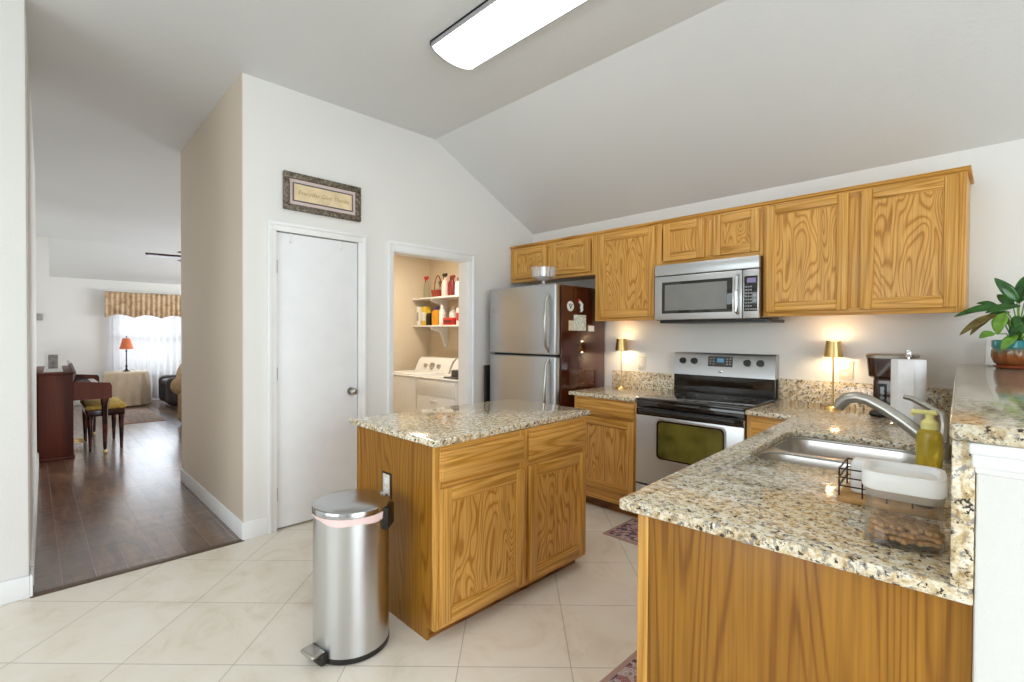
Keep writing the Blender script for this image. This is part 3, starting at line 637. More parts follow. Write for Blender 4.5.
# treat container
a = .10
t = thing('treat_container', 'clear plastic container of tan treats with white lid', 'container', (-.155, 1.385, ZC), a)
hw, hd = .068, .068
def rl(w, d, z, r): return [(x, y, z) for x, y in rrect(-w, w, -d, d, r, 6)]
MB().loops([rl(hw-.004, hd-.004, .0006, .028), rl(hw, hd, .006, .03), rl(hw, hd, .118, .03), rl(hw-.003, hd-.003, .118, .028), rl(hw-.003, hd-.003, .007, .028)]).done('jar', 'acryl', t, local=True)
MB().loops([rl(hw-.004, hd-.004, .104, .028), rl(hw-.001, hd-.001, .110, .03), rl(hw+.002, hd+.002, .123, .03)]).done('gasket', plain('translucent_gasket', (.36, .30, .25), .4), t, local=True)
MB().loops([rl(hw+.003, hd+.003, .122, .032), rl(hw+.006, hd+.006, .127, .034), rl(hw+.006, hd+.006, .152, .034), rl(hw+.003, hd+.003, .160, .032), rl(hw-.006, hd-.006, .160, .028), rl(hw-.012, hd-.012, .148, .024)]).done('lid', 'whitep', t, local=True)
for i in range(46):
    r = random.Random(i); l = r.uniform(.013, .02)
    mb = MB().box(-l, l, -.008, .008, -.005, .005, .004).ball((-l, .006, 0), (.008, .008, .006), 8).ball((-l, -.006, 0), (.008, .008, .006), 8).ball((l, .006, 0), (.008, .008, .006), 8).ball((l, -.006, 0), (.008, .008, .006), 8)
    lay = i // 16
    px, py = ((i % 4)-1.5)*.026+r.uniform(-.004, .004), ((i//4 % 4)-1.5)*.026+r.uniform(-.004, .004)
    mb.k = 0; mb.xf(Matrix.Translation((-.155, 1.385, ZC)) @ Matrix.Rotation(a, 4, 'Z') @ Matrix.Translation((px, py, .018+lay*.0125)) @ Matrix.Rotation(r.uniform(0, 6), 4, 'Z') @ Matrix.Rotation(r.uniform(-.3, .3), 4, 'X'))
    o = mb.done('biscuit', 'treat')
    tag(o, 'small tan biscuit piece in the clear white lidded container', 'biscuit', 'biscuits in the clear container')
# paper towel
px_, py_ = -.345, 3.19
t = thing('paper_towel_holder', 'steel paper towel holder standing on the counter by the coffee maker', 'holder', (px_, py_, ZC))
MB().lathe([(.075, 0), (.075, .008), (.07, .012)], (px_, py_, ZC)).done('base', 'steel_s', t)
MB().cyl((px_, py_, ZC+.01), (px_, py_, ZC+.372), .007).lathe([(.012, .352), (.016, .360), (.016, .380), (.010, .390)], (px_, py_, ZC), 16).done('post', 'chrome', t)
mb = MB(); n = 40
prof = [(.020, .0135), (.069, .0135), (.071, .018), (.071, .336), (.069, .3395), (.020, .3395)]
rows = [[mb.bm.verts.new((px_+r*math.cos(2*PI*i/n), py_+r*math.sin(2*PI*i/n), ZC+z)) for i in range(n)] for r, z in prof]
rows.append(rows[0])
for p, q in zip(rows, rows[1:]):
    for i in range(n): mb.bm.faces.new((p[i], p[(i+1) % n], q[(i+1) % n], q[i]))
al = math.radians(200)
mb.box(-.002, .060, -.0035, 0, .014, .339); mb.bm.verts.ensure_lookup_table()
for v in mb.bm.verts[-8:]: v.co = Matrix.Translation((px_-.03, py_-.0715, ZC)) @ v.co
tag(base(mb.done('paper_towel_roll', 'paper', ang=40), (px_, py_, ZC+.0135)), 'white paper towel roll with its loose sheet on the holder', 'paper towels')
# coffee maker
kx, ky = -.455, 3.53
t = thing('coffee_maker', 'dark brown coffee maker with silver top behind paper towels', 'coffee maker', (kx, ky, ZC))
MB().box(kx-.09, kx+.10, ky-.12, ky+.13, ZC, ZC+.035, .015, 3).done('base', 'black', t)
MB().box(kx-.078, kx+.085, ky-.095, ky+.12, ZC+.03, ZC+.235, .03, 4).done('column', 'coffee', t)
MB().box(kx-.0795, kx-.07, ky-.05, ky+.0, ZC+.06, ZC+.19, .003).box(kx-.05, kx-.01, ky-.0965, ky-.08, ZC+.06, ZC+.19, .003).done('grip_slot', 'blackg', t)
MB().loops([[(x, y, z) for x, y in rrect(kx-.105-g, kx+.105+g, ky-.115-g, ky+.13+g, .05, 6)] for z, g in ((ZC+.222, -.012), (ZC+.23, -.004), (ZC+.33, .004), (ZC+.335, .004))]).done('reservoir', 'coffee', t)
MB().loops([[(x, y, z) for x, y in rrect(kx-.113-g, kx+.113+g, ky-.123-g, ky+.138+g, .055, 6)] for z, g in ((ZC+.335, 0), (ZC+.35, .002), (ZC+.358, -.006))]).done('lid', 'steel_s', t)
# gold lamps
t = thing('table_lamp', 'small gold lamp lit near coffee maker, right of the range', 'lamp', (-.775, 3.672, ZC), 0, None)
MB().lathe([(.052, 0), (.052, .006), (.048, .009), (.006, .010)], n=32).done('base', 'gold', t, local=True)
MB().cyl((0, 0, .01), (0, 0, .36), .005, n=12).done('stem', 'gold', t, local=True)
mb = MB(); n = 32; rows = [[mb.bm.verts.new((r*math.cos(2*PI*i/n), r*math.sin(2*PI*i/n), z)) for i in range(n)] for r, z in ((.054, .325), (.041, .428), (.039, .428), (.052, .325))]
for p, q in zip(rows, rows[1:]+rows[:1]):
    for i in range(n): mb.bm.faces.new((p[i], p[(i+1) % n], q[(i+1) % n], q[i]))
mb.done('shade', 'gold', t, local=True)
MB().lathe([(.006, .35), (.016, .358), (.02, .375), (.014, .392), (.004, .397)], n=16).done('bulb', plain('warm_bulb', (1, .9, .7), .4, emit=(1, .74, .4), es=12), t, local=True)
point('lamp_glow', (-.775, 3.672, ZC+.34), 2.8, (1, .78, .48), .02); point('lamp_glow', (-2.362, 3.685, ZC+.34), 2.3, (1, .80, .52), .02)
point('lamp_up', (-.775, 3.672, ZC+.425), .9, (1, .74, .42), .02); point('lamp_up', (-2.362, 3.685, ZC+.425), .8, (1, .74, .42), .02)
dup(t, (-2.362, 3.685, ZC), 'small gold lamp lit between refrigerator and range')
# outlets
def outlet(label, x, z, w=.078):
    t = thing('wall_outlet', label, 'outlet', (x, YW-.002, z-.06))
    MB().box(x-w/2, x+w/2, YW-.007, YW-.0005, z-.06, z+.06, .003).done('plate', 'ivory', t)
    for dz in (-.026, .022): MB().box(x-.017, x+.017, YW-.0095, YW-.006, z+dz-.013, z+dz+.016, .004).done('socket', 'whitep', t)
outlet('ivory wall outlet just right of the right hand gold lamp', -.725, 1.14)
outlet('ivory wall outlet between the left gold lamp and the range', -2.213, 1.125, .07)

# ------------------------------------------------------------------ refrigerator
fx0, fx1, fy0, fz = -3.39, -2.584, 3.055, 1.785
t = thing('refrigerator', 'stainless top freezer refrigerator with dark glossy side', 'refrigerator', ((fx0+fx1)/2, 3.4, 0))
MB().box(fx0, fx1, fy0+.075, YW-.02, .03, fz-.004, .008).done('body', 'fridge_side', t)
MB().box(fx0+.01, fx1-.01, fy0+.06, fy0+.078, .05, fz-.02).done('gasket', 'black', t)
MB().box(fx0, fx1, fy0, fy0+.062, 1.196, fz, .016, 3).done('freezer_door', 'steel_f', t)
MB().box(fx0, fx1, fy0, fy0+.062, .09, 1.182, .016, 3).done('fridge_door', 'steel_f', t)
MB().box(fx0+.02, fx1-.02, fy0+.04, fy0+.10, 0, .085).done('kick_grille', 'black', t)
for z0, z1 in ((1.22, 1.70), (.55, 1.165)):
    MB().tube([(-2.655, fy0-.004, z0), (-2.655, fy0-.04, z0+.05), (-2.655, fy0-.055, (z0+z1)/2), (-2.655, fy0-.04, z1-.05), (-2.655, fy0-.004, z1)], [.011, .013, .014, .013, .011], 12).done('handle', 'steel_s', t)
MB().box(-3.34, -3.27, fy0-.004, fy0+.002, 1.562, 1.60, .002).done('badge', 'gray', t)
SX = fx1+.0005
def mag(name, label, mb, mat, c): return tag(base(mb.done(name, mat), c), label, 'magnet' if 'magnet' in name else 'paper')
t = thing('round_magnet', 'round white magnet with dark wing emblem on the fridge side', 'magnet', (SX, 3.245, 1.60))
MB().cyl((SX, 3.245, 1.605), (SX+.005, 3.245, 1.605), .043, n=32).done('disc', 'whitep', t)
mb = MB()
for s in (-1, 1): mb.prism([(3.245, 1.578), (3.245+s*.012, 1.60), (3.245+s*.030, 1.628), (3.245+s*.016, 1.622), (3.245, 1.60)], 'x', SX+.0045, SX+.0065)
mb.cyl((SX+.0045, 3.245, 1.622), (SX+.0065, 3.245, 1.622), .006, n=12); mb.done('emblem', 'dgray', t)
t = thing('figure_magnet', 'white and red curly figure magnet right of the round one', 'magnet', (SX, 3.385, 1.59))
MB().tube([(SX+.006, 3.365, 1.655), (SX+.006, 3.378, 1.64), (SX+.006, 3.398, 1.625), (SX+.006, 3.392, 1.60), (SX+.006, 3.40, 1.575), (SX+.006, 3.385, 1.562)], [.010, .012, .013, .014, .011, .006], 8).done('figure', 'whitep', t)
MB().cyl((SX, 3.362, 1.662), (SX+.011, 3.362, 1.662), .010, n=12).done('cap', 'red', t)
mag('photo_card', 'colourful pictured card pinned on the dark fridge side', MB().box(SX+.003, SX+.005, 3.29, 3.46, 1.40, 1.535), 'paper_c', (SX+.003, 3.37, 1.40))
mag('note_paper', 'cream note tucked behind the pictured card on the fridge', MB().box(SX, SX+.002, 3.225, 3.37, 1.40, 1.485), 'paper_y', (SX, 3.3, 1.40))
mag('note_paper', 'small white square note low right on the fridge side', MB().box(SX, SX+.003, 3.50, 3.585, 1.395, 1.445), 'whitep', (SX, 3.54, 1.39))
# crystal dish
cx, cyy, cz0 = -2.775, 3.12, fz
t = thing('crystal_bowl', 'footed cut crystal bowl standing on top of the refrigerator', 'bowl', (cx, cyy, cz0))
n = 36; mb = MB()
def cr(r, z, fl): r *= .85; return [(cx+r*(1+fl*(-1)**i)*math.cos(2*PI*i/n), cyy+r*(1+fl*(-1)**i)*math.sin(2*PI*i/n), cz0+z*.85) for i in range(n)]
mb.loops([cr(.06, .0005, 0), cr(.055, .008, 0), cr(.016, .02, 0), (cr(.016, .04, 0)), cr(.07, .055, .03), cr(.112, .08, .04), cr(.122, .17, .04), cr(.128, .178, .04), cr(.118, .172, .04), cr(.106, .085, .02), cr(.05, .062, .0)])
mb.done('bowl', 'crystal', t, ang=20)
# narrow thing beside the fridge
t = thing('folded_tray', 'thin folded dark tray standing on edge left of the fridge', 'tray', (-3.44, 3.2, 0))
MB().box(-3.438, -3.424, 3.03, 3.5, .02, 1.075, .005).done('board', 'black', t)
MB().box(-3.447, -3.437, 3.04, 3.49, .03, 1.06, .003).box(-3.446, -3.426, 3.06, 3.1, 0, .03).box(-3.446, -3.426, 3.42, 3.46, 0, .03).done('edge_frame', 'bamboo', t)

# ------------------------------------------------------------------ microwave
mx0, mx1, my0, mz0, mz1 = -1.876, -1.13, 3.377, 1.474, 1.888
t = thing('microwave', 'stainless over the range microwave under the short wall cabinet', 'microwave', ((mx0+mx1)/2, YW-.02, mz0))
MB().box(mx0, mx1, my0+.03, YW-.002, mz0, mz1, .004).done('body', 'coffee', t)
MB().box(mx0+.02, mx1+.04, my0+.05, YW-.01, mz0-.02, mz0).done('underside', 'black', t)
MB().box(mx0, mx1, my0, my0+.032, 1.807, mz1, .004).done('vent_panel', 'steel_x', t)
MB().box(mx0, -1.236, my0, my0+.032, mz0+.004, 1.801, .004).done('door', 'steel_x', t)
MB().box(-1.232, mx1, my0, my0+.032, mz0+.004, 1.801, .004).done('control_panel', 'steel_x', t)
d = [o for o in t.children if o.name.startswith('door')][0]
MB().box(-1.815, -1.298, my0-.002, my0+.004, 1.524, 1.757, .0015).done('window_frame', 'blackg', d)
MB().box(-1.79, -1.335, my0-.0032, my0, 1.546, 1.735).done('window', 'mwglass', d)
MB().tube([(-1.262, my0, 1.768), (-1.262, my0-.028, 1.755), (-1.262, my0-.038, 1.64), (-1.262, my0-.028, 1.525), (-1.262, my0, 1.512)], [.012, .014, .015, .014, .012], 12).done('handle', 'chrome', d)
cp = [o for o in t.children if o.name.startswith('control')][0]
MB().box(-1.222, -1.139, my0-.002, my0+.003, 1.524, 1.757, .0015).done('keypad', 'blackg', cp)
MB().box(-1.205, -1.150, my0-.0032, my0, 1.712, 1.743).done('display', plain('violet_display', (.2, .16, .3), .3, emit=(.35, .28, .55), es=.12), cp)
mb = MB()
for r in range(8):
    for c in range(5):
        if c >= 3 and r < 7: continue
        mb.box(-1.214+c*.0155, -1.204+c*.0155, my0-.0035, my0-.001, 1.533+(7-r)*.0212, 1.5415+(7-r)*.0212)
for z in (1.628, 1.594): MB().cyl((-1.155, my0-.0036, z), (-1.155, my0-.001, z), .009).done('round_button', 'gray', cp)
mb.done('button_grid', 'gray', cp)

# ------------------------------------------------------------------ range
rx0, rx1, ry0 = -1.882, -1.126, 3.148
t = thing('electric_range', 'stainless electric range with black glass cooktop', 'range', ((rx0+rx1)/2, 3.45, 0))
MB().box(rx0, rx1, ry0+.03, YW-.01, .05, .895).done('body', 'black', t)
MB().box(rx0, rx1, ry0-.014, YW-.065, .893, .915, .007).done('cooktop', 'blackg', t)
bn = [(-1.70, 3.30, .10), (-1.31, 3.30, .085), (-1.70, 3.56, .08), (-1.31, 3.56, .10)]
for bx, by, br in bn:
    mb = MB(); n = 40
    rows = [[mb.bm.verts.new((bx+r*math.cos(2*PI*i/n), by+r*math.sin(2*PI*i/n), .9156)) for i in range(n)] for r in (br, br-.006)]
    for i in range(n): mb.bm.faces.new((rows[0][i], rows[0][(i+1) % n], rows[1][(i+1) % n], rows[1][i]))
    mb.done('burner_ring', 'dgray', t)
MB().box(rx0, rx1, ry0-.006, ry0+.03, .845, .893, .004).done('front_rail', 'blackg', t)
dr = MB().box(rx0, rx1, ry0-.012, ry0+.03, .298, .840, .006).done('oven_door', 'steel_x', t)
MB().box(rx0+.003, rx1-.003, ry0-.0135, ry0-.01, .790, .838).done('top_band', 'blackg', dr)
MB().loops([[(x, ry0-.0125-d_, z) for x, z in rrect(-1.722-g, -1.240+g, .49-g, .772+g, .035, 6)] for d_, g in ((0, .006), (.003, .004), (.003, 0))]).done('window_frame', 'steel_x', dr)
MB().loops([[(x, ry0-.0125-d_, z) for x, z in rrect(-1.717, -1.245, .495, .767, .032, 6)] for d_ in (0, .0036)]).done('window_border', 'blackg', dr)
MB().loops([[(x, ry0-.0125-d_, z) for x, z in rrect(-1.702, -1.256, .506, .756, .028, 6)] for d_ in (0, .0046)]).done('window', 'ovenglass', dr)
MB().tube([(rx0+.03, ry0-.012, .822), (rx0+.05, ry0-.045, .824), (rx0+.1, ry0-.05, .826), (rx1-.1, ry0-.05, .826), (rx1-.05, ry0-.045, .824), (rx1-.03, ry0-.012, .822)], [.012, .016, .017, .017, .016, .012], 12).done('handle', 'black', dr)
MB().box(rx0, rx1, ry0-.012, ry0+.03, .085, .288, .006).done('storage_drawer', 'steel_x', t)
MB().box(rx0+.02, rx1-.02, ry0+.06, ry0+.1, 0, .09).done('toe_base', 'black', t)
bp_ = MB().prism([(3.705, .915), (YW-.004, .915), (YW-.004, 1.06), (3.705, 1.06)], 'x', rx0+.004, rx1-.002).done('lower_backguard', 'blackg', t)
bg = MB().prism([(3.698, 1.055), (3.716, 1.215), (3.726, 1.228), (YW-.004, 1.228), (YW-.004, 1.055)], 'x', rx0, rx1).done('backguard', 'steel_x', t)
def kz(z): return 3.698+(z-1.055)*.018/.16
for x in (-1.805, -1.713, -1.316, -1.226):
    kn = MB().cyl((x, kz(1.163)+.001, 1.163), (x, kz(1.163)-.022, 1.165), .026, .022).done('knob', 'black', bg)
MB().prism([(kz(1.128)-.002, 1.128), (kz(1.205)-.002, 1.205), (kz(1.205)+.002, 1.205), (kz(1.128)+.002, 1.128)], 'x', -1.603, -1.42).done('control_glass', 'blackg', bg)
MB().prism([(kz(1.16)-.003, 1.16), (kz(1.19)-.003, 1.19), (kz(1.19), 1.19), (kz(1.16), 1.16)], 'x', -1.535, -1.485).done('display', 'sky', bg)
for xs in ((-1.59, -1.567), (-1.465, -1.442)):
    mb = MB()
    for i in range(3):
        for x in xs: z = 1.143+i*.02; mb.box(x, x+.012, kz(z)-.004, kz(z), z, z+.009)
    mb.done('button_grid', 'gray', bg)
MB().ball((-1.505, kz(1.09)-.001, 1.09), (.02, .002, .009), 12).done('badge', 'chrome', bg)

# ------------------------------------------------------------------ island
t = thing('kitchen_island', 'oak kitchen island with two drawers and two doors beside trash can', 'island', (-2.07, 1.8, 0))
IX, IY0, IY1 = -1.735, 1.247, 2.335
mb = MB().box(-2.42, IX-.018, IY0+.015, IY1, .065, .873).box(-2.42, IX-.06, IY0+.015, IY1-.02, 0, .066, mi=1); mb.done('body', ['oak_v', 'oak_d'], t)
MB().prism([(-2.42, 0), (IX-.055, 0), (IX-.055, .06), (IX-.018, .06), (IX-.018, .873), (-2.42, .873)], 'y', IY0, IY0+.016).box(-2.432, -2.405, IY0-.006, IY0+.02, 0, .873, .002).done('end_panel', 'oak_end', t)
mb = MB()
for a, b in ((IY0, IY0+.04), (1.775, 1.845), (IY1-.035, IY1)): mb.box(IX-.02, IX, a, b, .06, .873, .002)
for a, b in ((.06, .1), (.675, .73), (.84, .873)):
    for c, d_ in ((IY0+.04, 1.775), (1.845, IY1-.035)): mb.box(IX-.02, IX, c, d_, a, b, .002, mi=1)
mb.done('face_frame', ['oak_v', 'oak_h'], t)
for a, b in ((1.268, 1.795), (1.832, 2.314)):
    drawer_mesh('drawer', b-a, .132, T(IX, a, .714, PI/2), t); door_mesh('door', b-a, .598, T(IX, a, .086, PI/2), t, .06)
tag(base(slab('countertop', [(-2.4915, 1.228), (-1.72, 1.228), (-1.709, 1.236), (-1.7755, 2.435), (-1.785, 2.44), (-2.4915, 2.44)], ZC0, ZC, 'granite'), (-2.1, 1.8, ZC0)), 'rectangular granite countertop on the kitchen island', 'countertop')
t = thing('island_outlet', 'white outlet with brown edge on the island end above trash can', 'outlet', (-2.128, IY0, .565))
MB().box(-2.172, -2.084, IY0-.004, IY0-.0005, .556, .682, .002).done('plate', 'bronze', t)
MB().box(-2.160, -2.1, IY0-.007, IY0-.003, .562, .674, .002).done('face', 'ivory', t)
for z in (.595, .642): MB().box(-2.146, -2.114, IY0-.009, IY0-.006, z-.015, z+.015, .004).done('socket', 'whitep', t)

# ------------------------------------------------------------------ trash can
tx, ty, tr = -2.016, 1.006, .159
t = thing('trash_can', 'round stainless pedal trash can standing in front of the island end', 'trash can', (tx, ty, 0))
MB().lathe([(tr, .022), (tr, .600)], (tx, ty, 0), 64).done('body', 'steel', t)
MB().lathe([(tr-.006, 0), (tr+.002, .004), (tr+.002, .024), (tr-.002, .026)], (tx, ty, 0), 64).done('base_ring', 'black', t)
mb = MB(); n = 64
lo = [[(tx+(tr+q)*math.cos(2*PI*i/n), ty+(tr+q)*math.sin(2*PI*i/n), z-(0.006*math.sin(5*2*PI*i/n)+.010*math.sin(2*PI*i/n*2+2) if kk == 0 else 0)) for i in range(n)] for kk, (q, z) in enumerate(((.0015, .578), (.003, .590), (.003, .601)))]
mb.loops(lo, cap0=False, cap1=False).done('bin_liner', 'bag', t)
MB().lathe([(tr+.001, .601), (tr+.005, .603), (tr+.005, .622), (tr+.002, .627), (tr-.008, .631), (tr*.7, .638), (tr*.3, .641), (.002, .6415)], (tx, ty, 0), 64).done('lid', steel('lid_steel', (.50, .50, .51), .2, 'none'), t)
hd_ = Vector((.75, .66, 0)).normalized()
mb = MB().box(-.045, .045, -.012, .018, .52, .615, .006); mb.k = 0; mb.xf(Matrix.Translation((tx+hd_.x*tr, ty+hd_.y*tr, 0)) @ Matrix.Rotation(math.atan2(-hd_.x, hd_.y), 4, 'Z')); mb.done('hinge', 'black', t)
pd = Vector((.16, -1, 0)).normalized(); rot = Matrix.Translation((tx, ty, 0)) @ Matrix.Rotation(math.atan2(pd.y, pd.x), 4, 'Z')
mb = MB().box(tr-.02, tr+.025, -.055, .055, .004, .055, .01); mb.k = 0; mb.xf(rot); pdl = mb.done('pedal_mount', 'black', t)
mb = MB().box(tr+.0, tr+.06, -.046, .046, .040, .056, .008, 3); mb.k = 0; mb.xf(rot @ Matrix.Translation((0, 0, .006))); mb.done('pedal', 'steel_s', pdl)

# ------------------------------------------------------------------ kitchen mats
def mat_(label, x0, x1, y0, y1, loc):
    t = thing('kitchen_mat', label, 'rug', loc)
    MB().box(x0, x1, y0, y1, .0005, .006, .002).done('backing', 'rug_edge', t)
    MB().box(x0+.025, x1-.025, y0+.025, y1-.025, .005, .0072).done('border', 'rug_border', t)
    MB().box(x0+.11, x1-.11, y0+.11, y1-.11, .006, .0082).done('field', 'rug_field', t)
mat_('small red patterned mat on the tile in front of the range', -1.925, -1.15, 2.785, 3.17, (-1.5, 3., 0))
mat_('red patterned runner on the tile along the peninsula', -1.10, -.745, .95, 2.3, (-.92, 1.6, 0))

# ------------------------------------------------------------------ potted plant
ppx, ppy, ppz = .045, 3.46, 1.205
t = thing('potted_plant', 'green leafy houseplant in turquoise and brown glazed pot', 'plant', (ppx, ppy, ppz))
mb = MB(); n = 48
def rib(r, z, f): return [(ppx+r*(1+f*math.cos(16*2*PI*i/n))*math.cos(2*PI*i/n), ppy+r*(1+f*math.cos(16*2*PI*i/n))*math.sin(2*PI*i/n), ppz+z) for i in range(n)]
mb.loops([rib(.07, .012, 0), rib(.083, .03, .035), rib(.092, .06, .035), rib(.092, .09, .03), rib(.09, .10, 0), rib(.094, .105, 0), rib(.094, .138, 0), rib(.088, .142, 0), rib(.084, .128, 0)]).done('pot', 'pot', t)
MB().lathe([(.075, 0), (.085, .006), (.088, .016), (.076, .016)], (ppx, ppy, ppz)).done('saucer', 'terra', t)
MB().lathe([(.082, .124), (.05, .133), (.002, .135)], (ppx, ppy, ppz)).done('soil', 'soil', t)
def leaf(mb, p0, d, length, width, droop, twist=0., mi=0):
    p = Vector(p0); d = Vector(d).normalized(); pts = []; N = 10
    for i in range(N+1):
        pts.append((p.copy(), d.copy())); p = p+d*length/N; d = (d+Vector((0, 0, -droop/N))).normalized()
    rows = []
    for i, (q, dd) in enumerate(pts):
        s = i/N; w = width*(math.sin(PI*min(1, s**.75*1.0))**.8)*.5+.0008
        sd = dd.cross(Vector((0, 0, 1)));  sd = sd.normalized() if sd.length > .05 else Vector((1, 0, 0))
        up = sd.cross(dd).normalized(); sd = math.cos(twist)*sd+math.sin(twist)*up; up = sd.cross(dd).normalized()
        rows.append([mb.bm.verts.new(q+sd*w*u+up*abs(u)*w*.25+up*o_) for o_ in (0,) for u in (-1, -.5, 0, .5, 1)])
    for a, b in zip(rows, rows[1:]):
        for i in range(4): f = mb.bm.faces.new((a[i], a[i+1], b[i+1], b[i])); f.material_index = mi
    return mb
mb = MB(); stems = MB(); c = Vector((ppx, ppy, ppz+.13))
def leaf2(b, tip, width, sag, nrm, mi):
    b, tip, nrm = Vector(b), Vector(tip), Vector(nrm).normalized(); N = 12; d = tip-b; rows = []
    sd0 = d.cross(nrm).normalized(); up = sd0.cross(d).normalized()
    for i in range(N+1):
        u = i/N; q = b+d*u+up*sag*4*u*(1-u)*d.length; w = width*.5*(math.sin(PI*u**.85)**.75)+.0006
        rows.append([mb.bm.verts.new(q+sd0*w*k_+up*abs(k_)*w*.22+up*.06*w*math.sin(u*14+k_)) for k_ in (-1, -.5, 0, .5, 1)])
    for p, q in zip(rows, rows[1:]):
        for k_ in range(4): mb.bm.faces.new((p[k_], p[k_+1], q[k_+1], q[k_])).material_index = mi
    m_ = (c+b)/2+Vector((0, 0, .02)); stems.tube([c+Vector(((b-c).x*.1, (b-c).y*.1, -.015)), m_, b+d*.06], [.0035, .003, .0022], 6)
def at_(u, v, dy): return (.045+((900+u/4.548)-1018)*.0036, ppy+dy, 1.345+(340-(250+v/4.548))*.0049)
spec = [  # base and tip, depth offsets, width, sag, material
 ((535, 235), (428, 122), -.02, -.05, .050, .08, 0), ((485, 255), (243, 300), -.02, -.06, .044, .10, 0), ((450, 290), (274, 388), -.05, -.10, .040, .12, 2),
 ((425, 300), (322, 388), -.03, -.07, .030, .10, 2), ((445, 250), (346, 233), .02, .04, .028, .12, 0), ((475, 285), (448, 385), -.09, -.13, .058, .10, 1),
 ((435, 378), (366, 402), -.09, -.12, .044, .15, 1), ((530, 385), (462, 458), -.10, -.13, .042, .15, 1), ((545, 255), (390, 285), -.05, -.08, .044, .10, 0),
 ((500, 280), (370, 320), .0, -.01, .036, .12, 0), ((520, 300), (560, 380), -.08, -.12, .045, .1, 0), ((500, 330), (420, 345), -.06, -.09, .034, .12, 2),
 ((560, 230), (640, 120), .02, .05, .050, .08, 0), ((570, 250), (720, 190), .0, .0, .048, .1, 0), ((590, 290), (780, 300), -.02, -.05, .046, .12, 0), ((580, 320), (740, 400), -.05, -.1, .044, .12, 2),
 ((570, 350), (640, 430), -.10, -.14, .05, .12, 1), ((540, 240), (560, 110), .06, .12, .048, .08, 0), ((520, 260), (440, 190), .06, .12, .042, .1, 0), ((600, 270), (700, 240), .07, .14, .044, .1, 0),
 ((560, 300), (600, 330), -.09, -.13, .04, .1, 0), ((545, 330), (500, 395), -.10, -.12, .034, .1, 0), ((610, 350), (700, 380), .05, .10, .044, .1, 0), ((470, 265), (400, 250), .05, .08, .032, .1, 0)]
for i, (b_, t_, d0, d1, w, sg, mi) in enumerate(spec):
    leaf2(at_(*b_, d0), at_(*t_, d1), w, sg, (-.15+.3*((i*7 % 5)/4-.5), -.75, .6), mi)
leaves = mb.done('leaves', ['green', 'greenl', 'leaf_br'], t); leaves.modifiers.new('thick', 'SOLIDIFY').thickness = .0012
stems.done('stems', 'greenl', t)
tag(base(MB().box(-.075, -.025, 3.70, 3.76, 1.2055, 1.345, .006).done('small_box', 'whitep'), (-.05, 3.73, 1.2055)), 'small plain white box on the bar behind the potted plant', 'box')

# ------------------------------------------------------------------ laundry room
def machine(name, label, x0, x1, y0, kind):
    t = thing(name, label, kind, ((x0+x1)/2, y0+.34, 0)); z = .915
    MB().box(x0, x1, y0, y0+.70, .01, z-.022, .01).done('body', 'white', t)
    MB().box(x0-.004, x1+.004, y0-.008, y0+.70, z-.02, z, .009, 3).done('top', 'white', t)
    cs = MB().prism([(y0+.44, z-.001), (y0+.50, z+.13), (y0+.54, z+.165), (y0+.69, z+.165), (y0+.70, z-.001)], 'x', x0+.01, x1-.01).done('console', 'white', t)
    nrm = Vector((0, -.13, .06)).normalized()
    for dx, r in ((-.13, .026), (0, .04), (.13, .026)):
        p = Vector(((x0+x1)/2+dx, y0+.472, z+.068)); MB().cyl(p-nrm*.002, p+nrm*.028, r, r*.85).done('knob', 'gray' if 0 else 'steel_s', cs)
    return t, z
t, z = machine('washer', 'white top loading washer with three console knobs, left of dryer', -5.15, -4.455, 2.95, 'washer')
MB().box(-5.10, -4.50, 2.98, 3.36, z, z+.012, .006, 3).done('lid', 'white', t)
t, z = machine('dryer', 'white dryer nearest the laundry doorway', -4.435, -3.74, 2.95, 'dryer')
MB().box(-4.41, -3.765, 2.937, 2.952, .735, .875, .004).done('top_panel', 'white', t)
d = MB().box(-4.41, -3.765, 2.934, 2.952, .12, .72, .006).done('door', 'white', t)
MB().box(-4.15, -4.03, 2.92, 2.936, .655, .69, .005).done('handle', 'whitep', d)
tag(base(MB().box(-4.03, -3.8, 3.0, 3.24, .9155, .932, .006).box(-3.98, -3.85, 3.06, 3.2, .93, 1.0, .012).done('lint_bin', 'dgray'), (-3.9, 3.1, .9155)), 'small dark container resting on top of the dryer', 'container')
def shelf(z, label):
    t = thing('wall_shelf', label, 'shelf', (-4.6, 3.76, z))
    MB().box(-5.355, -3.9, 3.5, 3.773, z, z+.02, .002).done('board', 'white', t)
    for x in (-5.0, -4.42):
        MB().prism([(3.773, z), (3.52, z), (3.53, z-.03), (3.66, z-.07), (3.70, z-.14), (3.735, z-.24), (3.773, z-.27)], 'x', x, x+.025).done('bracket', 'white', t)
shelf(1.80, 'upper white laundry shelf with spray bottles and basket'); shelf(1.455, 'lower white laundry shelf with detergent bottles')
def item(name, label, parts, cat='bottle', group=None):
    x, y, z = parts[0][1]; t = thing(name, label, cat, (x, y, z), 0, group)
    for pn, c, prof, mat in parts: 
        if callable(prof): prof(MB(), c).done(pn, mat, t)
        else: MB().lathe(prof, c, 18).done(pn, mat, t)
    return t
def spray(label, x, y, z, body, head, h=.19, r=.038, neck=None):
    item('spray_bottle', label, [('bottle', (x, y, z), [(r, 0), (r, h*.62), (r*.75, h*.8), (.013, h*.9), (.013, h)], body),
      ('trigger', (x, y, z), lambda m, c: m.box(c[0]-.045, c[0]+.035, c[1]-.012, c[1]+.012, c[2]+h+.012, c[2]+h+.045, .006).box(c[0]-.03, c[0]-.018, c[1]-.008, c[1]+.008, c[2]+h-.03, c[2]+h+.015, .003).cyl((c[0], c[1], c[2]+h-.002), (c[0], c[1], c[2]+h+.014), .015), head)], 'spray bottle')
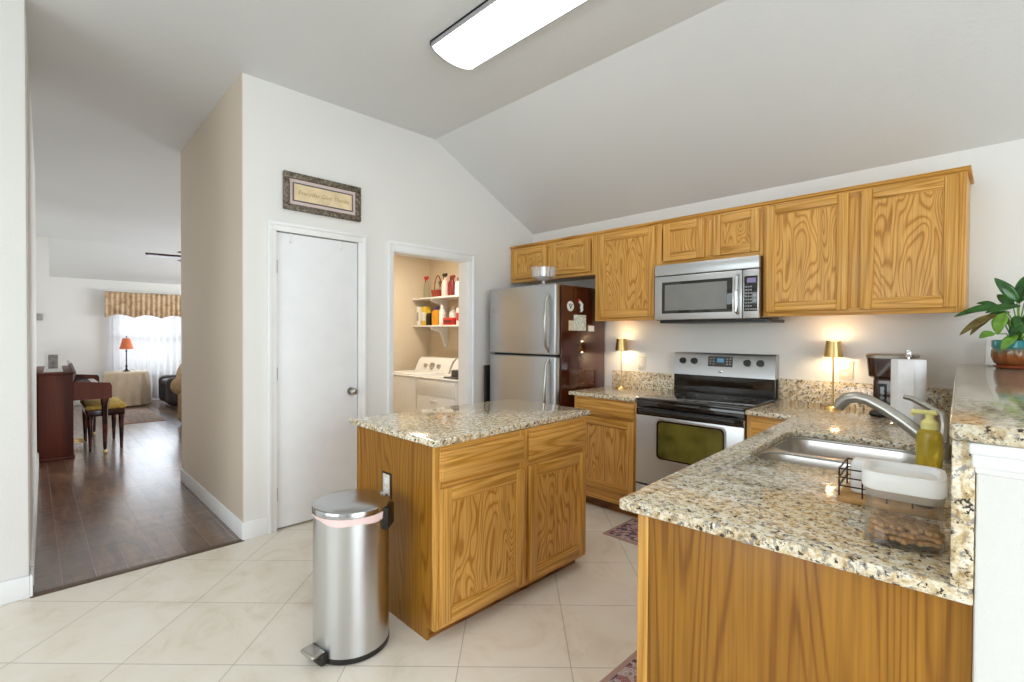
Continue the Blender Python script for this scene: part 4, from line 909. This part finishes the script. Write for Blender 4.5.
def jug(label, x, y, z, body, cap, w=.05, d=.035, h=.2, name='detergent_bottle'):
    item(name, label, [('bottle', (x, y, z), lambda m, c: m.loops([[(a, b, c[2]+zz) for a, b in rrect(c[0]-w*s, c[0]+w*s, c[1]-d*s, c[1]+d*s, .02*s, 4)] for zz, s in ((0, .95), (.01, 1), (h*.7, 1), (h*.86, .75), (h*.92, .4))]), body),
      ('cap', (x, y, z), lambda m, c: m.cyl((c[0], c[1], c[2]+h*.92), (c[0], c[1], c[2]+h*1.12), .022, .02), cap)])
def carton(label, x, y, z, mat, w, d, h, band, name='box_of_detergent'):
    item(name, label, [('carton', (x, y, z), lambda m, c: m.box(c[0]-w, c[0]+w, c[1]-d, c[1]+d, c[2], c[2]+h, .003), mat), ('label_panel', (x, y, z), lambda m, c: m.box(c[0]-w*.8, c[0]+w*.8, c[1]-d-.001, c[1]-d+.001, c[2]+h*.25, c[2]+h*.7), band)], 'box')
zu, zl, ys = 1.8205, 1.4755, 3.60
spray('clear spray bottle with red trigger on the upper laundry shelf', -5.19, ys, zu, 'clear_b', 'red', .235)
spray('clear bottle with green trigger beside the red basket', -5.02, ys+.10, zu, 'clear_b', 'greenp', .17, .03)
t = thing('basket', 'small red wicker basket with arched handle on upper shelf', 'basket', (-4.95, ys, zu))
MB().loops([[(x, y, zu+z) for x, y in rrect(-4.95-w, -4.95+w, ys-w*.8, ys+w*.8, .02, 4)] for z, w in ((0, .06), (.04, .066), (.09, .075), (.09, .068), (.02, .055))]).done('bowl', 'wicker', t)
MB().tube([(-4.95+.07*math.cos(PI*i/12), ys, zu+.08+.19*math.sin(PI*i/12)) for i in range(13)], .007, 8).done('handle', 'wicker', t)
spray('pink spray bottle with black trigger on the upper shelf', -4.80, ys, zu, 'bag', 'black', .24, .045)
jug('dark red bottle in the middle right of the upper shelf', -4.70, ys+.02, zu, 'dred', 'black', .042, .035, .215)
spray('dark red spray bottle right of the plain dark bottle', -4.62, ys-.02, zu, 'dred', 'dred', .2, .032)
jug('white bottle at the right end of upper shelf', -4.535, ys, zu, 'whitep', 'dred', .045, .035, .19)
carton('thin white carton at the left end of lower shelf', -5.30, ys, zl, 'whitep', .025, .06, .24, 'gray')
carton('yellow detergent carton on the lower shelf', -5.20, ys, zl, 'yellow', .05, .04, .24, 'whitep')
jug('black and yellow bottle between yellow carton and amber jug', -5.10, ys-.02, zl, 'black', 'yellow', .04, .035, .17)
jug('amber detergent jug with purple cap on lower shelf', -4.97, ys, zl, 'orange', 'purple', .06, .045, .21)
jug('tall white bottle right of the amber jug', -4.83, ys-.02, zl, 'whitep', 'whitep', .034, .034, .22)
jug('wide white bottle behind the red box on lower shelf', -4.73, ys+.07, zl, 'whitep', 'whitep', .05, .035, .2)
carton('red box lying on the lower laundry shelf', -4.64, ys-.035, zl, 'red', .095, .045, .085, 'dred')
carton('white packet leaning at right end of lower shelf', -4.49, ys, zl, 'whitep', .03, .05, .2, 'red')

# ------------------------------------------------------------------ hall and living room
t = thing('ceiling_vent', 'small metal air vent in the hall ceiling', 'vent', (-6.95, 1.12, 3.02))
mb = MB().box(-7.15, -6.75, 1.03, 1.05, 3.0, 3.012).box(-7.15, -6.75, 1.19, 1.21, 3.0, 3.012).box(-7.15, -7.13, 1.05, 1.19, 3.0, 3.012).box(-6.77, -6.75, 1.05, 1.19, 3.0, 3.012); mb.done('frame', 'whitep', t)
mb = MB()
for i in range(9): mb.box(-7.11+i*.04, -7.09+i*.04, 1.05, 1.19, 3.002, 3.01)
mb.done('louvers', 'gray', t); MB().box(-7.13, -6.77, 1.05, 1.19, 3.011, 3.014).done('backing', 'dgray', t)
for o in t.children: o.location.z += .008
t = thing('ceiling_fan', 'ceiling fan with slim dark blades in the living room', 'ceiling fan', (-8.6, 1.80, 2.5))
MB().cyl((-8.6, 1.80, 2.56), (-8.6, 1.80, 2.985), .014).lathe([(.02, 0), (.06, .03), (.06, .045)], (-8.6, 1.80, 2.935)).done('downrod', 'bronze', t)
MB().lathe([(.03, -.06), (.07, -.04), (.09, 0), (.09, .04), (.04, .07)], (-8.6, 1.80, 2.5)).done('motor', 'bronze', t)
for i in range(5):
    mb = MB().box(.08, .16, -.02, .02, -.004, .004).box(.15, .62, -.06, .06, -.004, .004, .003); mb.k = 0
    mb.xf(Matrix.Translation((-8.6, 1.80, 2.5)) @ Matrix.Rotation(-1.75+i*2*PI/5, 4, 'Z') @ Matrix.Rotation(.2, 4, 'X')); mb.done('blade', 'mahogd', t)
t = thing('thermostat', 'small thermostat on the narrow wall beyond the piano', 'thermostat', (-11., .12, 1.56))
MB().box(-10.9995, -10.975, .085, .155, 1.56, 1.67, .005).done('case', 'gray', t)
# piano
t = thing('piano', 'dark red mahogany upright piano against the hall wall', 'piano', (-7.8, .2, 0))
pb0, pb1 = .055, .335
MB().box(-8.55, -7.1, pb0, pb1, .03, .915, .008).box(-8.56, -7.09, pb0-.004, pb1+.008, 0, .03, .004).done('case', 'mahog', t)
MB().box(-8.57, -7.085, pb0-.002, pb1+.012, .915, .937, .006).done('lid', 'mahog', t)
for q in (-7.14, -8.55): MB().prism([(pb1, .625), (.655, .625), (.66, .64), (.66, .765), (.645, .80), (pb1, .83)], 'x', q, q+.04).done('cheek', 'mahog', t)
MB().box(-8.51, -7.14, pb1, .65, .625, .735, .004).done('keybed', 'mahogd', t)
MB().box(-8.5, -7.15, .42, .60, .735, .757, .002).done('keyboard', 'key_w', t)
mb = MB()
for i in range(52):
    if i % 7 in (0, 1, 3, 4, 5): x = -8.49+(i+1)*1.33/52; mb.box(x-.006, x+.006, .42, .53, .757, .768)
mb.done('black_keys', 'black', t)
MB().prism([(pb1+.0, .80), (pb1+.03, .92), (pb1-.005, 1.03), (pb1-.02, 1.03), (pb1+.0, .93)], 'x', -8.0, -7.2).done('music_desk', 'mahogd', t)
for x in (-7.13, -8.5):
    lg = MB().lathe([(.016, .05), (.019, .1), (.03, .55), (.038, .57), (.038, .625)], (x, .60, 0), 12).done('leg', 'mahogd', t)
    MB().ball((x, .60, .022), .022, 10).cyl((x, .6, .03), (x, .6, .055), .012).done('caster', 'gold', lg)
for x in (-7.7, -7.82, -7.94): MB().box(x-.02, x+.02, pb1, .46, .06, .075, .005).done('pedal', 'gold', t)
t = thing('standing_picture', 'white curvy picture frame standing on the piano', 'picture frame', (-7.2, .18, .937))
mb = MB()
fp = [(.10, 0), (.112, .06), (.116, .11), (.11, .16), (.098, .225), (.26, .225), (.248, .16), (.242, .11), (.246, .06), (.258, 0)]
mb.prism([(y, .9375+z) for y, z in fp], 'x', -7.215, -7.195).done('frame', 'whitep', t)
MB().box(-7.1955, -7.193, .140, .216, .975, 1.125).done('photo', plain('dark_photo', (.17, .15, .14), .3, var=.6, vscale=25), t)
MB().prism([(.17, .9375), (.19, .9375), (.19, 1.05), (.17, 1.05)], 'x', -7.25, -7.215).done('easel_leg', 'dgray', t)
# bench
t = thing('piano_bench', 'dark wooden piano bench with mustard cushion', 'bench', (-7.72, .62, 0))
bx0, bx1, by0, by1 = -8.15, -7.33, .46, .80
MB().box(bx0, bx1, by0, by1, .40, .475, .006).done('frame', 'mahogd', t)
for x in (bx0+.04, bx1-.04):
    for y in (by0+.03, by1-.03): MB().lathe([(.015, 0), (.016, .05), (.028, .36), (.03, .402)], (x, y, 0), 12).done('leg', 'mahogd', t)
tag(base(MB().box(bx0-.01, bx1+.01, by0-.015, by1+.015, .4755, .53, .02, 3).done('seat_cushion', 'cushion_y'), (-7.72, .62, .4755)), 'mustard patterned cushion lying on the piano bench', 'cushion')
# round table
tcx, tcy, tzz = -11.68, 1.30, .635
t = thing('round_table', 'round side table hidden by draped beige cloth under the window', 'table', (tcx, tcy, 0))
MB().lathe([(.32, tzz-.03), (.32, tzz-.004)], (tcx, tcy, 0), 32).done('top', 'mahogd', t)
for i in range(3): MB().cyl((tcx+.22*math.cos(i*2.1), tcy+.22*math.sin(i*2.1), 0), (tcx+.2*math.cos(i*2.1), tcy+.2*math.sin(i*2.1), tzz-.03), .018).done('leg', 'mahogd', t)
mb = MB(); n = 96
def dr_(r, z, f): return [(tcx+r*(1+f*math.cos(14*2*PI*i/n))*math.cos(2*PI*i/n), tcy+r*(1+f*math.cos(14*2*PI*i/n))*math.sin(2*PI*i/n), z) for i in range(n)]
mb.loops([dr_(.36, .02, .075), dr_(.352, .3, .06), dr_(.335, tzz-.05, .018), dr_(.328, tzz-.008, 0), dr_(.318, tzz, 0), dr_(.05, tzz, 0)], cap0=False)
tag(base(mb.done('tablecloth', 'cloth', ang=60), (tcx, tcy, .02)), 'beige cloth draped over the round table to the floor', 'tablecloth')
t = thing('buffet_lamp', 'slim dark lamp with brick red shade on the draped table', 'lamp', (tcx, tcy, tzz+.001))
MB().lathe([(.06, 0), (.06, .012), (.03, .03), (.012, .06), (.018, .1), (.010, .14), (.009, .36), (.016, .39), (.008, .41), (.006, .44)], (tcx, tcy, tzz+.001), 20).done('stand', 'bronze', t)
mb = MB(); mb.loops([[(tcx+r*math.cos(2*PI*i/24), tcy+r*math.sin(2*PI*i/24), tzz+z) for i in range(24)] for r, z in ((.11, .425), (.085, .52), (.058, .63), (.056, .63), (.083, .52), (.107, .425))], cap0=False, cap1=False).done('shade', 'brick_red', t)
MB().cyl((tcx, tcy, tzz+.44), (tcx, tcy, tzz+.66), .005).ball((tcx, tcy, tzz+.665), .011, 8).done('finial', 'bronze', t)
# window, blinds, curtains
wn = MB()
for a in ((wy0, wy0+.05, wz0, wz1), (wy1-.05, wy1, wz0, wz1), (wy0, wy1, wz0, wz0+.05), (wy0, wy1, wz1-.05, wz1), (2.2, 2.26, wz0, wz1), (wy0, wy1, 1.27, 1.32)): wn.box(-12.30, -12.25, *a)
wn = struct(wn.done('window_1', 'trim'))
MB().box(-12.28, -12.275, wy0+.04, wy1-.04, wz0+.04, wz1-.04).done('pane', glass('window_glass', clear=.9), wn)
mb = MB()
for i in range(30):
    z = wz0+.03+i*.049; mb.mark(); mb.box(-.02, .02, wy0+.01, wy1-.01, -.0012, .0012); mb.xf(Matrix.Translation((-12.225, 0, z)) @ Matrix.Rotation(.45, 4, 'Y'))
tag(base(mb.done('window_blind', 'blind'), (-12.225, 2.2, wz0)), 'white slatted blind in the far living room window', 'blind')
def drape(name, y0, y1, z0, z1, x, amp, folds, mat, zlow=None, label='', cat='curtain'):
    mb = MB(); n = folds*8; lo = []; rows = []
    for kz_ in range(7):
        s = kz_/6; row = []
        for i in range(n+1):
            u = i/n; zb = z0+(0 if zlow is None else zlow*abs(math.sin(u*PI*5.5)))
            z = zb+(z1-zb)*s; row.append(mb.bm.verts.new((x+amp*(1-.35*s)*math.sin(u*folds*2*PI+.6*math.sin(u*9)), y0+(y1-y0)*u, z)))
        rows.append(row)
    for a, b in zip(rows, rows[1:]):
        for i in range(n): mb.bm.faces.new((a[i], a[i+1], b[i+1], b[i]))
    o = tag(base(mb.done(name, mat, ang=180), (x, (y0+y1)/2, z0)), label, cat); o.modifiers.new('thick', 'SOLIDIFY').thickness = .002; return o
drape('sheer_curtain', 1.07, 3.4, .06, 2.1, -12.12, .03, 22, 'sheer', None, 'white sheer curtain glowing in the far window')
drape('valance', 1.02, 3.45, 1.66, 2.155, -12.06, .016, 30, 'valance', .06, 'gathered gold brown floral valance above the sheer curtain')
t = thing('curtain_rod', 'white curtain rod above the valance', 'curtain rod', (-12.1, 2.2, 2.12))
MB().cyl((-12.12, 1.0, 2.175), (-12.12, 3.5, 2.175), .014).done('rod', 'white', t)
for y in (1.06, 3.42): MB().box(-12.199, -12.12, y-.01, y+.01, 2.165, 2.185).done('bracket', 'white', t)
# recliner and sofa
def puff(mb, x0, x1, y0, y1, z0, z1, b): return mb.box(x0, x1, y0, y1, z0, z1, b, 5)
t = thing('recliner', 'dark brown recliner by the far window behind tan sofa', 'armchair', (-11.1, 2.2, 0))
puff(MB(), -11.5, -10.7, 1.82, 2.6, .03, .40, .06).done('base', 'fabric_dk', t)
for x in (-11.55, -10.85): puff(MB(), x, x+.22, 1.76, 2.5, .05, .55, .09).done('arm', 'fabric_dk', t)
puff(MB(), -11.36, -10.84, 1.78, 2.4, .38, .5, .06).done('seat_cushion', 'fabric_dk', t)
mb = puff(MB(), -11.45, -10.75, -.13, .13, 0, .68, .11); mb.k = 0; mb.xf(Matrix.Translation((0, 2.3, .36)) @ Matrix.Rotation(-.28, 4, 'X')); mb.done('backrest', 'fabric_dk', t)
sofa = t = thing('sofa', 'tan upholstered sofa with rolled arm just past the hall corner', 'sofa', (-8.75, 1.45, 0))
puff(MB(), -10.45, -8.62, 1.56, 2.45, .06, .42, .05).done('base', 'fabric_tan', t)
for x in (-8.90, -10.5):
    puff(MB(), x+.02, x+.28, 1.53, 2.4, .04, .50, .06).box(x, x+.30, 1.43, 2.4, .44, .71, .125, 6).done('arm', 'fabric_tan', t)
puff(MB(), -10.2, -9.56, 1.52, 2.25, .40, .54, .06).done('seat_cushion', 'fabric_tan', t); puff(MB(), -9.54, -8.92, 1.52, 2.25, .40, .54, .06).done('seat_cushion', 'fabric_tan', t)
mb = puff(MB(), -10.4, -8.7, -.13, .13, 0, .55, .11); mb.k = 0; mb.xf(Matrix.Translation((0, 2.3, .38)) @ Matrix.Rotation(-.2, 4, 'X')); mb.done('backrest', 'fabric_tan', t)
for x in (-8.70, -10.4): MB().cyl((x, 1.62, 0), (x, 1.62, .07), .025, .03).done('foot', 'mahogd', t)
sofa.rotation_euler = (0, 0, math.radians(-24)); sofa.location = (-8.75, 1.52, 0)
mb = MB().ball((0, 0, 0), (.19, .08, .17), 20); mb.k = 0; mb.xf(Matrix.Translation((-9.2, 1.74, .76)) @ Matrix.Rotation(-.35, 4, 'X') @ Matrix.Rotation(.3, 4, 'Y'))
tag(base(mb.done('throw_pillow', 'valance'), (-9.2, 1.74, .60)), 'brown patterned pillow on the tan sofa behind its arm', 'pillow')
t = thing('area_rug', 'faded patterned rug on the living room plank floor', 'rug', (-10., 2., 0))
MB().box(-10.85, -9.22, .98, 1.50, .0, .008, .003).done('border', 'rug_edge', t); MB().box(-10.75, -9.32, 1.08, 1.49, .006, .0105).done('field', 'rug_grey', t)
for i, (x, y, lb) in enumerate(((-7.55, 1.46, 'brown slipper by the hall corner, nearer of the pair'), (-7.85, 1.52, 'brown slipper by the hall corner, farther of the pair'))):
    t = thing('slipper', lb, 'shoe', (x, y, 0))
    MB().loops([[(x+a*s, y+b*s, z) for a, b in rrect(-.13, .13, -.045, .045, .044, 5)] for z, s in ((.001, .96), (.012, 1), (.022, .98))]).done('sole', 'dgray', t)
    MB().ball((x+.05, y, .03), (.07, .043, .04), 14).done('upper', 'fabric_tan', t)
